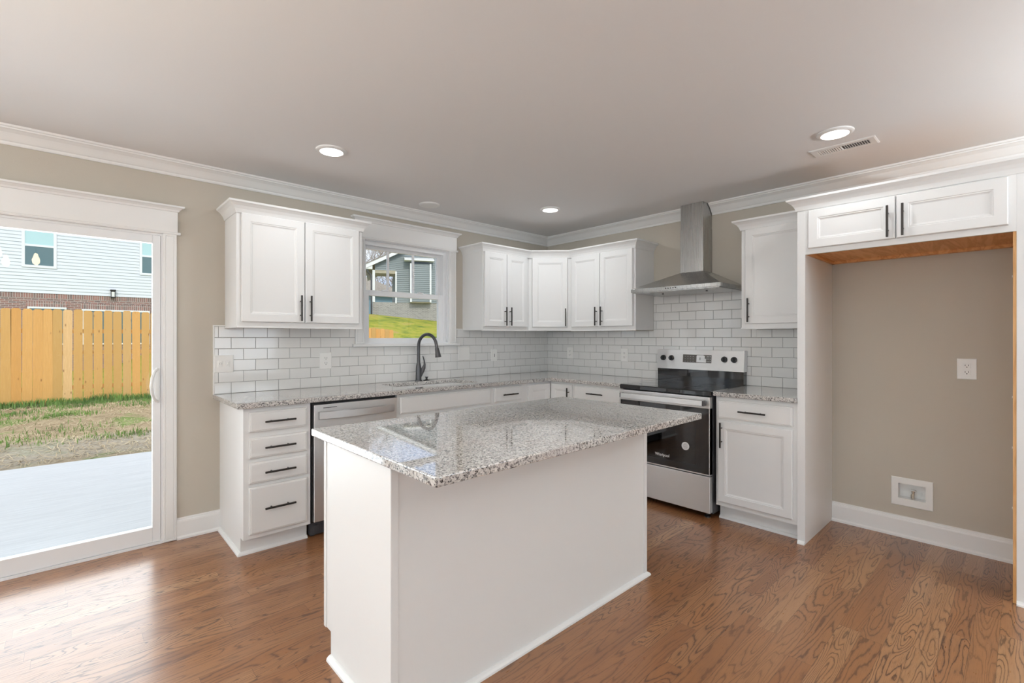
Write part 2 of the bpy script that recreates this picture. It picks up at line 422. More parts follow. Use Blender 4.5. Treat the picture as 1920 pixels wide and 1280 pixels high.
# ------------------------------------------------------------------ room shell
b = MB(); b.box(RX - .15, .15, BY - .15, .02, -.12, 0); b.build('floor', M['floor']); tag(bpy.data.objects['floor'], kind='structure')
b = MB(); b.box(RX - .15, .15, BY - .15, .15, H, H + .15); struct('ceiling', b, M['ceiling'])
def wall_open(axis, c0, c1, a0, a1, opens, name):
    b = MB()
    cuts = sorted(opens); cur = a0
    def bx(u0, u1, z0, z1):
        if axis == 'y': b.box(u0, u1, c0, c1, z0, z1)
        else: b.box(c0, c1, u0, u1, z0, z1)
    for (u0, u1, z0, z1) in cuts:
        bx(cur, u0, 0, H)
        if z0 > 0: bx(u0, u1, 0, z0)
        bx(u0, u1, z1, H); cur = u1
    bx(cur, a1, 0, H)
    return struct(name, b, M['wall'])
DX0, DX1, DZ = -5.42, -3.555, 1.955
WX0, WX1, WZ0, WZ1 = -2.215, -1.362, 1.243, 2.118
wall_open('y', 0, .15, RX, .15, [(DX0, DX1, 0, DZ), (WX0, WX1, WZ0, WZ1)], 'wall_left')
b = MB()
b.box(0, .15, -3.141, 0, 0, H); b.box(0, .15, BY, -3.279, 0, H); b.box(0, .15, -3.279, -3.141, 0, .249); b.box(0, .15, -3.279, -3.141, .347, H); b.box(.07, .15, -3.279, -3.141, .249, .347)
struct('wall_right', b, M['wall'])
wall_open('y', BY - .15, BY, RX, .15, [(-7.1, -5.3, .6, 2.25), (-2.3, -.5, .6, 2.25)], 'wall_back')
wall_open('x', RX - .15, RX, BY, .15, [(-5.3, -1.9, .6, 2.25)], 'wall_side')
b = MB(); b.box(RX - .6, .7, BY - .7, .55, H + .17, H + .42); tag(b.build('eave_roof', M['roof']), kind='structure')  # unseen roof slab, added so the house shades the patio

# ceiling crown, mitred in the corner, stopped at the hood chimney
CRP = [(0, 2.330), (.008, 2.330), (.012, 2.338), (.014, 2.346), (.020, 2.350), (.030, 2.362), (.048, 2.385), (.066, 2.398), (.072, 2.400), (.074, 2.407), (.082, 2.410), (.085, H), (0, H)]
b = MB(); b.sweep(CRP, [(RX, 0), (0, 0), (0, -1.703)]); struct('trim_1', b, M['trim'])
b = MB(); b.sweep(CRP, [(0, -1.907), (0, BY)]); struct('trim_2', b, M['trim'])
BBP = [(0, 0), (.028, 0), (.027, .012), (.016, .020), (.015, .108), (.013, .118), (.009, .121), (.008, .130), (0, .134)]
b = MB(); b.sweep(BBP, [(-3.489, 0), (-3.243, 0)]); struct('baseboard_left', b, M['trim'])
b = MB(); b.sweep(BBP, [(0, -2.773), (0, -3.668)]); struct('baseboard_right', b, M['trim'])
b = MB(); b.sweep(BBP, [(0, -3.73), (0, BY), (RX, BY), (RX, 0), (DX0 - .08, 0)]); struct('baseboard_back', b, M['trim'])

# ------------------------------------------------------------------ door_1 : sliding glass door
door = tag(bpy.data.objects.new('door_1', None), kind='structure'); COL.objects.link(door); door.location = (DX1, 0, 0)
def D(mb, name, mat, par=None, **k):
    par = par or door
    off = door.location if (par is door or par.parent is door) else par.location
    bmesh.ops.translate(mb.bm, verts=mb.bm.verts, vec=(-off[0], -off[1], -off[2]))
    return mb.build(name, mat, par, **k)
def casing(b, x0, x1, z0, z1):
    b.front(x0, x1, z0, z1, 0, [(0, -.014), (.004, -.018), (.012, -.018), (.015, -.015), (.019, -.018), (.022, -.018)])
for x0, x1 in ((-3.560, -3.488), (DX0 - .07, DX0)):
    b = MB(); casing(b, x0, x1, 0, 1.955); D(b, 'casing', M['trim'])
HX0, HX1 = DX0 - .072, -3.484
b = MB(); b.box(HX0, HX1, -.022, 0, 1.966, 2.100, .002)
b.sweep([(0, 2.096), (.006, 2.098), (.010, 2.108), (.022, 2.118), (.032, 2.122), (.034, 2.132), (0, 2.132)], [(HX0, 0), (HX0, -.022), (HX1, -.022), (HX1, 0)])
D(b, 'header_board', M['trim'])
b = MB(); b.tube([(HX0 - .016, -.012, 1.961), (HX1 + .016, -.012, 1.961)], .0095, 10); b.box(HX0 - .014, HX1 + .014, -.02, 0, 1.954, 1.968); D(b, 'bead', M['trim'])
b = MB()   # fixed outer frame
b.box(DX1 - .014, DX1, -.004, .13, .014, DZ); b.box(DX0, DX0 + .014, -.004, .13, .014, DZ); b.box(DX0 + .014, DX1 - .014, -.004, .13, 1.938, DZ); b.box(DX0, DX1, -.012, .15, 0, .014)
b.box(DX1 - .020, DX1 - .010, .004, .010, .014, 1.94)
D(b, 'door_frame', M['vinyl'])
def dpanel(x0, x1, y0, y1, gx0, gx1, name):
    b = MB(); z0, z1 = .016, 1.938; gz0, gz1 = .108, 1.889
    b.box(x0, gx0, y0, y1, z0, z1, .003); b.box(gx1, x1, y0, y1, z0, z1, .003)
    b.box(gx0, gx1, y0 + .0005, y1, z0, gz0, .002); b.box(gx0, gx1, y0 + .0005, y1, gz1, z1, .002)
    o = D(b, name, M['vinyl'])
    g = MB(); g.box(gx0 - .006, gx1 + .006, (y0 + y1) / 2 - .003, (y0 + y1) / 2 + .003, gz0 - .006, gz1 + .006); D(g, 'glass_pane', M['glass'], o)
    return o
p = dpanel(-4.50, DX1 - .016, -.002, .042, -4.43, -3.612, 'sliding_panel')
g = MB(); g.box(-3.600, -3.578, -.012, -.002, .89, 1.105, .003); g.tube([(-3.588, -.006, 1.10), (-3.606, -.040, 1.085), (-3.620, -.068, 1.050), (-3.627, -.080, 1.0), (-3.620, -.068, .950), (-3.606, -.040, .912), (-3.588, -.006, .897)], .009, 10)
g.tube([(-3.589, -.012, 1.065), (-3.589, -.015, 1.065)], .004, 8); g.tube([(-3.589, -.012, .93), (-3.589, -.015, .93)], .004, 8)
D(g, 'door_handle', M['plastic'], p, smooth=True)
dpanel(DX0 + .016, -4.44, .052, .096, DX0 + .09, -4.50, 'fixed_panel')

# ------------------------------------------------------------------ window_1 : single-hung over the sink
win = tag(bpy.data.objects.new('window_1', None), kind='structure'); COL.objects.link(win); win.location = ((WX0 + WX1) / 2, 0, WZ0)
def Wn(mb, name, mat, par=None, **k):
    bmesh.ops.translate(mb.bm, verts=mb.bm.verts, vec=[-c for c in win.location]); return mb.build(name, mat, par or win, **k)
for x0, x1 in ((-1.366, -1.286), (-2.291, -2.211)):
    b = MB(); casing(b, x0, x1, 1.243, 2.112); Wn(b, 'casing', M['trim'])
b = MB(); b.box(-2.293, -1.284, -.022, 0, 2.124, 2.247, .002)
b.sweep([(0, 2.243), (.006, 2.246), (.010, 2.256), (.022, 2.268), (.032, 2.272), (.034, 2.284), (0, 2.284)], [(-2.293, 0), (-2.293, -.022), (-1.284, -.022), (-1.284, 0)])
Wn(b, 'header_board', M['trim'])
b = MB(); b.tube([(-2.309, -.012, 2.118), (-1.268, -.012, 2.118)], .0095, 10); b.box(-2.307, -1.27, -.02, 0, 2.111, 2.125); Wn(b, 'bead', M['trim'])
b = MB(); b.box(-2.318, -1.258, -.040, .0, 1.2205, 1.243, .004); b.box(WX0, WX1, .0, .03, 1.2305, 1.243); Wn(b, 'window_sill', M['trim'])
b = MB()
fx0, fx1, fz0, fz1 = WX0, WX1, WZ0, WZ1
for q in ((fx0, fx0 + .012, 0, .14, fz0, fz1), (fx1 - .012, fx1, 0, .14, fz0, fz1), (fx0 + .012, fx1 - .012, 0, .14, fz1 - .012, fz1), (fx0 + .012, fx1 - .012, .0, .14, fz0, fz0 + .010)): b.box(*q)
for q in ((fx0 + .012, fx0 + .03, .03, .12, fz0 + .01, fz1 - .012), (fx1 - .042, fx1 - .012, .03, .12, fz0 + .01, fz1 - .012), (fx0 + .03, fx1 - .042, .031, .12, fz1 - .045, fz1 - .012), (fx0 + .03, fx1 - .042, .031, .12, fz0 + .01, fz0 + .022)): b.box(*q)
Wn(b, 'window_frame', M['vinyl'])
def sash(x0, x1, z0, z1, y0, y1, gl, name):
    b = MB(); gx0, gx1, gz0, gz1 = gl
    b.box(x0, gx0, y0, y1, z0, z1, .002); b.box(gx1, x1, y0, y1, z0, z1, .002); b.box(gx0, gx1, y0 + .0005, y1, z0, gz0, .002); b.box(gx0, gx1, y0 + .0005, y1, gz1, z1, .002)
    o = Wn(b, name, M['vinyl'])
    g = MB(); g.box(gx0 - .004, gx1 + .004, (y0 + y1) / 2 - .003, (y0 + y1) / 2 + .003, gz0 - .004, gz1 + .004); Wn(g, 'glass_pane', M['glass'], o)
    return o
up = sash(-2.19, -1.40, 1.655, 2.078, .082, .112, (-2.155, -1.440, 1.70, 2.048), 'upper_sash')
for x in (-1.944, -1.692):
    g = MB(); g.box(x - .009, x + .009, .088, .106, 1.70, 2.048); Wn(g, 'grille_bar', M['vinyl'], up)
lo = sash(-2.19, -1.40, 1.262, 1.694, .036, .070, (-2.150, -1.452, 1.292, 1.650), 'lower_sash')
for x in (-2.0, -1.65):
    g = MB(); g.box(x - .03, x + .03, .028, .05, 1.694, 1.706, .003); Wn(g, 'sash_lock', M['vinyl'], lo)

# windows of the room behind the camera
def back_window(name, axis, c, a0, a1):
    w = tag(bpy.data.objects.new(name, None), kind='structure'); COL.objects.link(w)
    f = MB(); n = 4 if a1 - a0 > 2.5 else 2
    def bx(mb, u0, u1, z0, z1, t0=.03, t1=.09):
        if axis == 'y': mb.box(u0, u1, c - t1, c - t0, z0, z1)
        else: mb.box(c - t1, c - t0, u0, u1, z0, z1)
    bx(f, a0, a1, .6, .65); bx(f, a0, a1, 2.2, 2.25); bx(f, a0, a1, 1.40, 1.45)
    for i in range(n + 1):
        u = a0 + (a1 - a0) * i / n; bx(f, max(a0, u - .035), min(a1, u + .035), .6, 2.25)
    f.build('window_frame', M['vinyl'], w)
    g = MB(); bx(g, a0, a1, .62, 2.22, .055, .062); g.build('glass_pane', M['glass'], w)
back_window('window_2', 'y', BY, -2.3, -.5); back_window('window_3', 'y', BY, -7.1, -5.3); back_window('window_4', 'x', RX, -5.3, -1.9)

# ------------------------------------------------------------------ tile backsplash
def tiles(b, U0, U1, z0, z1, joint, wallaxis, holes=()):
    """joint = coordinate of a joint in the first (bottom) row; geometry on y=0 or x=0 wall"""
    PZ, PU, G = .0765, .1527, .0013
    def q(u, d, z): return (u, -d, z) if wallaxis == 'y' else (-d, u, z)
    lo_, hi_ = min(U0, U1), max(U0, U1)
    b.mat(M['grout'])
    if wallaxis == 'y': b.box(lo_, hi_, -.0062, 0, z0, z1) if not holes else None
    else: b.box(-.0062, 0, lo_, hi_, z0, z1) if not holes else None
    b.mat(M['tile'])
    r = int(math.floor((z0 - CT) / PZ + 1e-4))
    while CT + r * PZ < z1 - .004:
        a, c = max(z0, CT + r * PZ + G), min(z1, CT + (r + 1) * PZ - G)
        ph = joint + (PU / 2 if r % 2 else 0)
        k = math.floor((lo_ - ph) / PU)
        while ph + k * PU < hi_:
            u0, u1 = max(lo_, ph + k * PU + G), min(hi_, ph + (k + 1) * PU - G); k += 1
            if u1 - u0 < .004 or c - a < .004: continue
            e = .0018; t = .0085 + random.uniform(-.0002, .0002)
            tu, tz = random.uniform(-.00035, .00035), random.uniform(-.00035, .00035)
            rs = [[q(u0, .004, a), q(u1, .004, a), q(u1, .004, c), q(u0, .004, c)],
                  [q(u0, t - .0016, a), q(u1, t - .0016, a), q(u1, t - .0016, c), q(u0, t - .0016, c)],
                  [q(u0 + e, t - tu - tz, a + e), q(u1 - e, t + tu - tz, a + e), q(u1 - e, t + tu + tz, c - e), q(u0 + e, t - tu + tz, c - e)]]
            b.rings(rs, False, True)
        r += 1
TT = 1.373
b = MB()
ZR = CT + 4 * .0765
tiles(b, -3.279, -.0085, CT, ZR, -3.179, 'y'); tiles(b, -3.279, -2.292, ZR, TT, -3.179, 'y'); tiles(b, -1.285, -.0085, ZR, TT, -3.179, 'y')
b.mat(M['plastic']); b.box(-3.287, -3.279, -.010, 0, CT, TT + .008); b.box(-3.279, -2.293, -.010, 0, TT, TT + .008); b.box(-1.284, -1.2, -.010, 0, TT, TT + .008)
tag(b.build('tile_backsplash'), 'white subway tile backsplash under the window, beside the sink', 'backsplash')
b = MB()
ZR = CT + 5 * .0765
tiles(b, -.0, -2.727, CT, ZR, -.161, 'x'); tiles(b, -.0, -1.356, ZR, 1.360, -.161, 'x'); tiles(b, -1.356, -2.264, ZR, 1.69, -.161, 'x'); tiles(b, -2.264, -2.727, ZR, 1.360, -.161, 'x')
tag(b.build('tile_backsplash'), 'white subway tile backsplash running behind the stove up to the hood', 'backsplash')

# ------------------------------------------------------------------ cabinet helpers (local frame: x right, y into wall, front at -y)
def pull(par, x, z, y, vert, L=.176):
    b = MB(); s = L / 2; e = .048
    if vert:
        b.box(x - .0055, x + .0055, y - .036, y - .026, z - s, z + s, .002)
        for k in (-e, e): b.tube([(x, y - .028, z + k), (x, y, z + k)], .004, 8)
    else:
        b.box(x - s, x + s, y - .036, y - .026, z - .0055, z + .0055, .002)
        for k in (-e, e): b.tube([(x + k, y - .028, z), (x + k, y, z)], .004, 8)
    return b.build('handle', M['bronze'], par)
def cab_door(par, x0, x1, z0, z1, yf, handle=None):
    """handle = (side 'l'/'r', z centre)"""
    b = MB(); t = yf + .019
    b.front(x0, x1, z0, z1, t, [(0, yf + .004), (.004, yf), (.050, yf), (.053, yf + .003), (.058, yf + .003), (.063, yf + .007), (.068, yf + .0085)])
    d = b.build('door', M['white'], par)
    if handle: pull(d, x0 + .030 if handle[0] == 'l' else x1 - .030, handle[1], yf, True)
    return d
def drawer(par, x0, x1, z0, z1, yf, handle=True, name='drawer'):
    b = MB(); b.front(x0, x1, z0, z1, yf + .019, [(0, yf + .005), (.003, yf + .003), (.007, yf + .003), (.010, yf)])
    d = b.build(name, M['white'], par)
    if handle: pull(d, (x0 + x1) / 2, (z0 + z1) / 2 if z1 - z0 < .2 else (z0 + z1) / 2 + .008, yf, False)
    return d
CCP = [(0, -.012), (.005, -.012), (.008, -.004), (.014, .012), (.026, .030), (.040, .042), (.050, .048), (.052, .060), (0, .060)]
def ccrown(base): return [(o, base + z) for o, z in CCP]
UB, UT = 1.365, 2.108
UD = .305
def shoe(b, path):
    b.sweep([(0, 0), (.019, 0), (.018, .008), (.012, .015), (.004, .019), (0, .019)], path)
def rail_strip(b, x0, x1, yf): b.box(x0 - .004, x1 + .004, yf - .006, yf + .012, UB - .006, UB + .006, .002)

# upper left double cabinet
LW = (-3.215, -2.374)
c = thing('wall_cabinet', 'white two-door wall cabinet hung left of the window', 'cabinet', (LW[0], 0, UB))
w = LW[1] - LW[0]
def sh(mb, z=-UB): bmesh.ops.translate(mb.bm, verts=mb.bm.verts, vec=(0, 0, z)); return mb
class CB:   # shift z of children so that the empty sits at the cabinet's own base
    pass
def zfix(root):
    dz = root.location.z
    def rec(o):
        for v in o.data.vertices: v.co.z -= dz
        for ch in o.children: rec(ch)
    for ch in root.children: rec(ch)
bb = MB(); bb.box(0, w, -UD, 0, UB, UT, .0015); bb.box(0, w, -UD - .004, -UD + .01, UB - .006, UB + .005, .002); bb.box(-.004, .006, -UD, 0, UB - .006, UB + .005, .002); bb.build('body', M['white'], c)
cab_door(c, .026, .416, 1.398, 2.094, -.325, ('r', 1.497)); cab_door(c, .421, .812, 1.398, 2.094, -.325, ('l', 1.497))
bb = MB(); bb.sweep(ccrown(UT - .004), [(0, 0), (0, -UD - .006), (w, -UD - .006), (w, 0)]); bb.build('crown_moulding', M['white'], c)
zfix(c)

# corner run of three
c = thing('wall_cabinet', 'white two-door wall cabinet just right of the window', 'cabinet', (-1.200, 0, UB))
bb = MB(); bb.box(0, .597, -UD, 0, UB, UT); bb.box(-.004, .597, -UD - .004, -UD + .01, UB - .006, UB + .005, .002); bb.build('body', M['white'], c)
cab_door(c, .014, .287, 1.400, 2.094, -.325, ('r', 1.497)); cab_door(c, .291, .562, 1.400, 2.094, -.325, ('l', 1.497))
zfix(c)
c = thing('corner_wall_cabinet', 'white one-door diagonal wall cabinet in the room corner', 'cabinet', (0, 0, UB))
bb = MB(); bb.slab([(-.602, 0), (0, 0), (0, -.608), (-UD, -.608), (-.602, -UD)], UB, UT); bb.build('body', M['white'], c)
zfix(c)
mid = Vector((-(.602 + UD) / 2, -(.608 + UD) / 2, 0)); 
dl = thing('tmp', None, None, (mid.x, mid.y, 0), R(-45))
L2 = math.hypot(.602 - UD, .608 - UD)
# diagonal door with its own local rotation, parented to the cabinet
b = MB(); yf = -.020; hw = L2 / 2 - .036
b.front(-hw, hw, 1.400 - UB, 2.094 - UB, -.001, [(0, yf + .004), (.004, yf), (.050, yf), (.053, yf + .003), (.058, yf + .003), (.063, yf + .007), (.068, yf + .0085)])
dd = b.build('door', M['white'], c); dd.location = (mid.x, mid.y, 0); dd.rotation_euler = (0, 0, R(-45))
pull(dd, hw - .022, 1.497 - UB, yf, True)
bpy.data.objects.remove(dl)
c = thing('wall_cabinet', 'white two-door wall cabinet left of the steel range hood', 'cabinet', (0, -.610, UB), R(-90))
bb = MB(); bb.box(0, .744, -UD, 0, UB, UT); bb.box(0, .748, -UD - .004, -UD + .01, UB - .006, UB + .005, .002); bb.build('body', M['white'], c)
cab_door(c, .016, .362, 1.400, 2.094, -.325, ('r', 1.497)); cab_door(c, .366, .722, 1.400, 2.094, -.325, ('l', 1.497))
zfix(c)
bb = MB(); bb.sweep(ccrown(UT - .004), [(-1.2, -.002), (-1.2, -UD - .006), (-.604, -UD - .006), (-UD - .006, -.606), (-UD - .006, -1.354), (-.002, -1.354)])
tag(bb.build('cabinet_crown_moulding', M['white']), 'white crown moulding running along the three corner wall cabinets', 'moulding')

# single upper right of hood
c = thing('wall_cabinet', 'white one-door wall cabinet right of the steel range hood', 'cabinet', (0, -2.266, UB), R(-90))
bb = MB(); bb.box(0, .458, -UD, 0, UB, UT); bb.box(-.004, .458, -UD - .004, -UD + .01, UB - .006, UB + .005, .002); bb.build('body', M['white'], c)
cab_door(c, .030, .452, 1.398, 2.094, -.325, ('l', 1.497))
bb = MB(); bb.sweep(ccrown(UT - .004), [(0, 0), (0, -UD - .006), (.458, -UD - .006)]); bb.build('crown_moulding', M['white'], c)
zfix(c)

# ------------------------------------------------------------------ base cabinets
BD = .600; BZ = CT - .031
def base_body(c, w, left_panel=False, right_panel=False):
    b = MB()
    b.box(0, w, -BD, 0, .105, BZ); b.box(.0, w, -.535, 0, 0, .105)
    if left_panel:
        b.box(-.004, 0, -BD - .0006, 0, .105, BZ); b.box(-.004, 0, -.5356, 0, 0, .105)
    return b.build('body', M['white'], c)
c = thing('drawer_base_cabinet', 'white four-drawer base cabinet at the open end of the worktop', 'cabinet', (-3.242, 0, 0))
base_body(c, .380, True)
for z0, z1 in ((.738, .855), (.583, .702), (.434, .557), (.134, .411)): drawer(c, .024, .356, z0, z1, -.620)
b = MB(); shoe(b, [(-.004, 0), (-.004, -.535), (.38, -.535)]); b.build('shoe_moulding', M['trim'], c)

c = thing('sink_base_cabinet', 'white sink base cabinet with a plain false front under the sink', 'cabinet', (-2.245, 0, 0))
base_body(c, .905); drawer(c, .018, .880, .737, .862, -.620, False, 'false_front')
cab_door(c, .018, .446, .134, .712, -.620, ('r', .61)); cab_door(c, .452, .880, .134, .712, -.620, ('l', .61))
b = MB(); shoe(b, [(0, -.535), (.905, -.535)]); b.build('shoe_moulding', M['trim'], c)

c = thing('drawer_base_cabinet', 'white narrow base cabinet between the sink front and the corner', 'cabinet', (-1.340, 0, 0))
base_body(c, .400); drawer(c, .022, .342, .737, .862, -.620); cab_door(c, .022, .342, .134, .712, -.620, ('l', .61))
b = MB(); shoe(b, [(0, -.535), (.40, -.535)]); b.build('shoe_moulding', M['trim'], c)

c = thing('corner_base_cabinet', 'white corner base cabinet with two narrow doors meeting in the corner', 'cabinet', (0, 0, 0))
b = MB(); b.slab([(-.94, 0), (0, 0), (0, -.89), (-BD, -.89), (-BD, -BD), (-.94, -BD)], .105, BZ); b.slab([(-.94, 0), (0, 0), (0, -.89), (-.535, -.89), (-.535, -.535), (-.94, -.535)], 0, .105); b.build('body', M['white'], c)
cab_door(c, -.912, -.622, .134, .862, -.620)
b = MB(); yf = -.620
b.front(.622, .878, .134, .862, yf + .019, [(0, yf + .004), (.004, yf), (.050, yf), (.053, yf + .003), (.058, yf + .003), (.063, yf + .007), (.068, yf + .0085)])
dd = b.build('door', M['white'], c); dd.rotation_euler = (0, 0, R(-90)); pull(dd, .878 - .028, .745, yf, True)
b = MB(); shoe(b, [(-.94, -.535), (-.535, -.535), (-.535, -.89)]); b.build('shoe_moulding', M['trim'], c)

c = thing('drawer_base_cabinet', 'white base cabinet with a wide drawer left of the stove', 'cabinet', (0, -.890, 0), R(-90))
base_body(c, .536); drawer(c, .020, .518, .742, .862, -.620); cab_door(c, .020, .266, .134, .715, -.620, ('r', .61)); cab_door(c, .272, .518, .134, .715, -.620, ('l', .61))
b = MB(); shoe(b, [(0, -.535), (.536, -.535)]); b.build('shoe_moulding', M['trim'], c)

c = thing('drawer_base_cabinet', 'white base cabinet with one drawer over one door right of the stove', 'cabinet', (0, -2.207, 0), R(-90))
base_body(c, .519); drawer(c, .018, .494, .728, .852, -.620); cab_door(c, .018, .494, .138, .708, -.620, ('l', .612))
b = MB(); shoe(b, [(0, -.535), (.519, -.535)]); b.build('shoe_moulding', M['trim'], c)

# ------------------------------------------------------------------ worktops
def rrect(x0, x1, y0, y1, r, n=6):
    p = []
    for cx, cy, a0 in ((x1 - r, y1 - r, 0), (x0 + r, y1 - r, 90), (x0 + r, y0 + r, 180), (x1 - r, y0 + r, 270)):
        for k in range(n + 1):
            a = R(a0 + 90 * k / n); p.append((cx + r * math.cos(a), cy + r * math.sin(a)))
    return p
SX0, SX1, SY0, SY1 = -2.135, -1.405, -.520, -.130
b = MB(); b.slab([(-3.287, -.0), (0, 0), (0, -1.428), (-.648, -1.428), (-.648, -.645), (-3.287, -.645)], CT - .030, CT, [rrect(SX0, SX1, SY0, SY1, .05)], .004)
tag(b.build('worktop', M['granite'], loc=(-3.287, 0, CT - .03)), 'L-shaped speckled granite worktop with the sink cut-out', 'worktop')
b = MB(); b.slab([(-.648, -2.203), (0, -2.203), (0, -2.727), (-.648, -2.727)], CT - .030, CT, (), .004)
tag(b.build('worktop', M['granite'], loc=(0, -2.2, CT - .03)), 'short speckled granite worktop between the stove and the fridge alcove', 'worktop')

# ------------------------------------------------------------------ sink
s = thing('sink', 'undermount stainless sink set in the granite under the window', 'sink', (-1.77, -.325, CT - .24))
o_ = s.location
def loc(mb): bmesh.ops.translate(mb.bm, verts=mb.bm.verts, vec=[-v for v in o_]); return mb
b = MB()
rs = [[(x, y, z) for x, y in rrect(SX0 - e, SX1 + e, SY0 - e, SY1 + e, .05)] for e, z in ((.02, CT - .0305), (.006, CT - .0305), (.004, CT - .04), (-.004, CT - .19), (-.03, CT - .21))]
b.rings(rs, False, True); rs2 = [[(x, y, z) for x, y in rrect(SX0 - e, SX1 + e, SY0 - e, SY1 + e, .05)] for e, z in ((.02, CT - .0305), (.02, CT - .034), (.008, CT - .04), (.001, CT - .2), (-.03, CT - .215))]
b.rings(rs2, False, True); loc(b).build('basin', M['sinksteel'], s, fix=False, smooth=True)
b = MB(); b.lathe((-1.77, -.325, CT - .21), [(.042, 0), (.042, .003), (.036, .004), (.03, .001), (.0, .001)], 24, cap=False); loc(b).build('drain', M['steel'], s)

# ------------------------------------------------------------------ faucet
f = thing('faucet', 'dark graphite pull-down gooseneck faucet behind the sink', 'faucet', (-1.745, -.085, CT), R(14))
b = MB()
b.lathe((0, 0, 0), [(.030, 0), (.030, .004), (.026, .012)], 24)
b.tube([(0, 0, .004), (0, 0, .05), (0.001, 0, .10), (0, 0, .14), (-.001, 0, .16)], [.026, .0255, .0245, .021, .016], 20)
b.build('body', M['graphite'], f, smooth=True)
b = MB(); pts = [(0, 0, .13), (0, 0, .2), (0, 0, .29)]; rad = [.0155, .0142, .0135]
for k in range(1, 17):
    a = R(180 - 168 * k / 16); pts.append((0, -.105 - .105 * math.cos(a), .305 + .105 * math.sin(a))); rad.append(.0135)
pts.append((0, -.215, .29)); rad.append(.0138)
b.tube(pts, rad, 18); b.build('spout', M['graphite'], f, smooth=True)
b = MB(); b.tube([(0, -.2145, .292), (0, -.222, .262), (0, -.231, .215)], [.0165, .0195, .026], 20); b.box(-.006, .006, -.207, -.2, .225, .262, .003)
b.build('spray_head', M['graphite'], f, smooth=True)
b = MB(); b.tube([(.010, -.004, .045), (.030, -.012, .085), (.047, -.018, .115), (.055, -.020, .145), (.052, -.019, .175), (.045, -.017, .200), (.038, -.015, .218)], [.020, .021, .017, .0095, .0065, .0055, .005], 14, flat=.7)
b.build('handle', M['graphite'], f, smooth=True)
b = MB(); b.lathe((-1.662, -.085, CT), [(.028, 0), (.028, .003), (.012, .009), (.009, .012), (.009, .026), (.016, .030), (.016, .033), (0, .0335)], 24, cap=False)
tag(b.build('faucet_hole_cap', M['blackplastic'], loc=(-1.662, -.085, CT), smooth=True), 'small black round cap knob beside the faucet base', 'cap')

# ------------------------------------------------------------------ dishwasher
d = thing('dishwasher', 'stainless dishwasher between the drawer stack and the sink front', 'dishwasher', (-2.852, 0, 0))
b = MB(); b.box(.002, .600, -.585, -.02, .10, .882); b.build('tub', M['black'], d)
b = MB(); b.box(.006, .597, -.622, -.586, .112, .864, .004); dr = b.build('door', M['steel'], d)
b = MB(); N = 16; rs = []
for k in range(N + 1):
    t = k / N; x = .035 + .535 * t; dep = .028 * math.sin(math.pi * t) ** .8 + .004
    y = -.622 - dep
    rs.append([(x, y - .010, .772), (x, y, .768), (x, y, .820), (x, y - .010, .816)])
b.rings(rs)
for x in (.035, .556): b.box(x, x + .014, -.634, -.620, .770, .818)
b.build('handle', M['steel'], dr)
b = MB(); b.box(.065, .155, -.6228, -.621, .839, .8435); b.build('badge', M['dark'], dr)
b = MB(); b.box(.004, .598, -.560, -.52, .012, .10); b.box(.02, .05, -.57, -.55, .03, .075); b.box(.07, .078, -.565, -.55, .03, .08)
b.build('kick_plate', M['dark'], d)
for x in (.03, .56):
    b = MB(); b.lathe((x, -.53, 0), [(.016, 0), (.016, .008), (.006, .01), (.006, .03)], 12); b.build('foot', M['blackplastic'], d)
    b = MB(); b.lathe((x, -.10, 0), [(.016, 0), (.016, .008), (.006, .01), (.006, .11)], 12); b.build('foot', M['blackplastic'], d)

# ------------------------------------------------------------------ range (local frame on right wall)
RW = .760
r = thing('electric_range', 'stainless freestanding electric stove with black glass top and oven window', 'stove', (0, -1.434, 0), R(-90))
b = MB(); b.box(.004, RW - .004, -.620, -.03, .035, .895); b.build('body', M['dark'], r)
b = MB(); b.box(0, RW, -.655, -.07, .893, .914, .005); b.box(0, RW, -.662, -.640, .878, .912, .004)
ct = b.build('cooktop', M['cooktop'], r)
for cx_, cy_, rr_ in ((.2, -.48, .11), (.56, -.48, .085), (.2, -.22, .075), (.56, -.22, .1)):
    b = MB(); b.lathe((cx_, cy_, .9141), [(rr_, 0), (rr_, .0003), (rr_ - .003, .0003), (rr_ - .003, 0)], 48, cap=False); b.build('burner_ring', M['dark'], ct)
# backguard
b = MB(); b.box(.004, RW - .004, -.075, -.012, .914, 1.035); bg0 = b.build('backguard_base', M['cooktop'], r)
b = MB(); b.hexa([(0, -.082, 1.022), (RW, -.082, 1.022), (RW, -.012, 1.022), (0, -.012, 1.022), (0, -.064, 1.190), (RW, -.064, 1.190), (RW, -.012, 1.190), (0, -.012, 1.190)])
bg = b.build('control_panel', M['steel'], r)
sl = .018 / .168
def py(z): return -.082 + (z - 1.022) * sl
b = MB(); b.hexa([(.245, py(1.082) - .0015, 1.082), (.497, py(1.082) - .0015, 1.082), (.497, py(1.082) + .002, 1.082), (.245, py(1.082) + .002, 1.082), (.245, py(1.15) - .0015, 1.15), (.497, py(1.15) - .0015, 1.15), (.497, py(1.15) + .002, 1.15), (.245, py(1.15) + .002, 1.15)])
b.build('display', plain('display_glass', (.09, .08, .07), .12), bg)
b = MB()
def mark(x0, x1, z0, z1): b.hexa([(x0, py(z0) - .0022, z0), (x1, py(z0) - .0022, z0), (x1, py(z0), z0), (x0, py(z0), z0), (x0, py(z1) - .0022, z1), (x1, py(z1) - .0022, z1), (x1, py(z1), z1), (x0, py(z1), z1)])
b.mat(M['white_text'])
mark(.368, .440, 1.086, 1.142); mark(.372, .430, 1.142, 1.147); mark(.440, .452, 1.086, 1.118)
b.mat(M['grey_text']); mark(.392, .406, 1.105, 1.128)
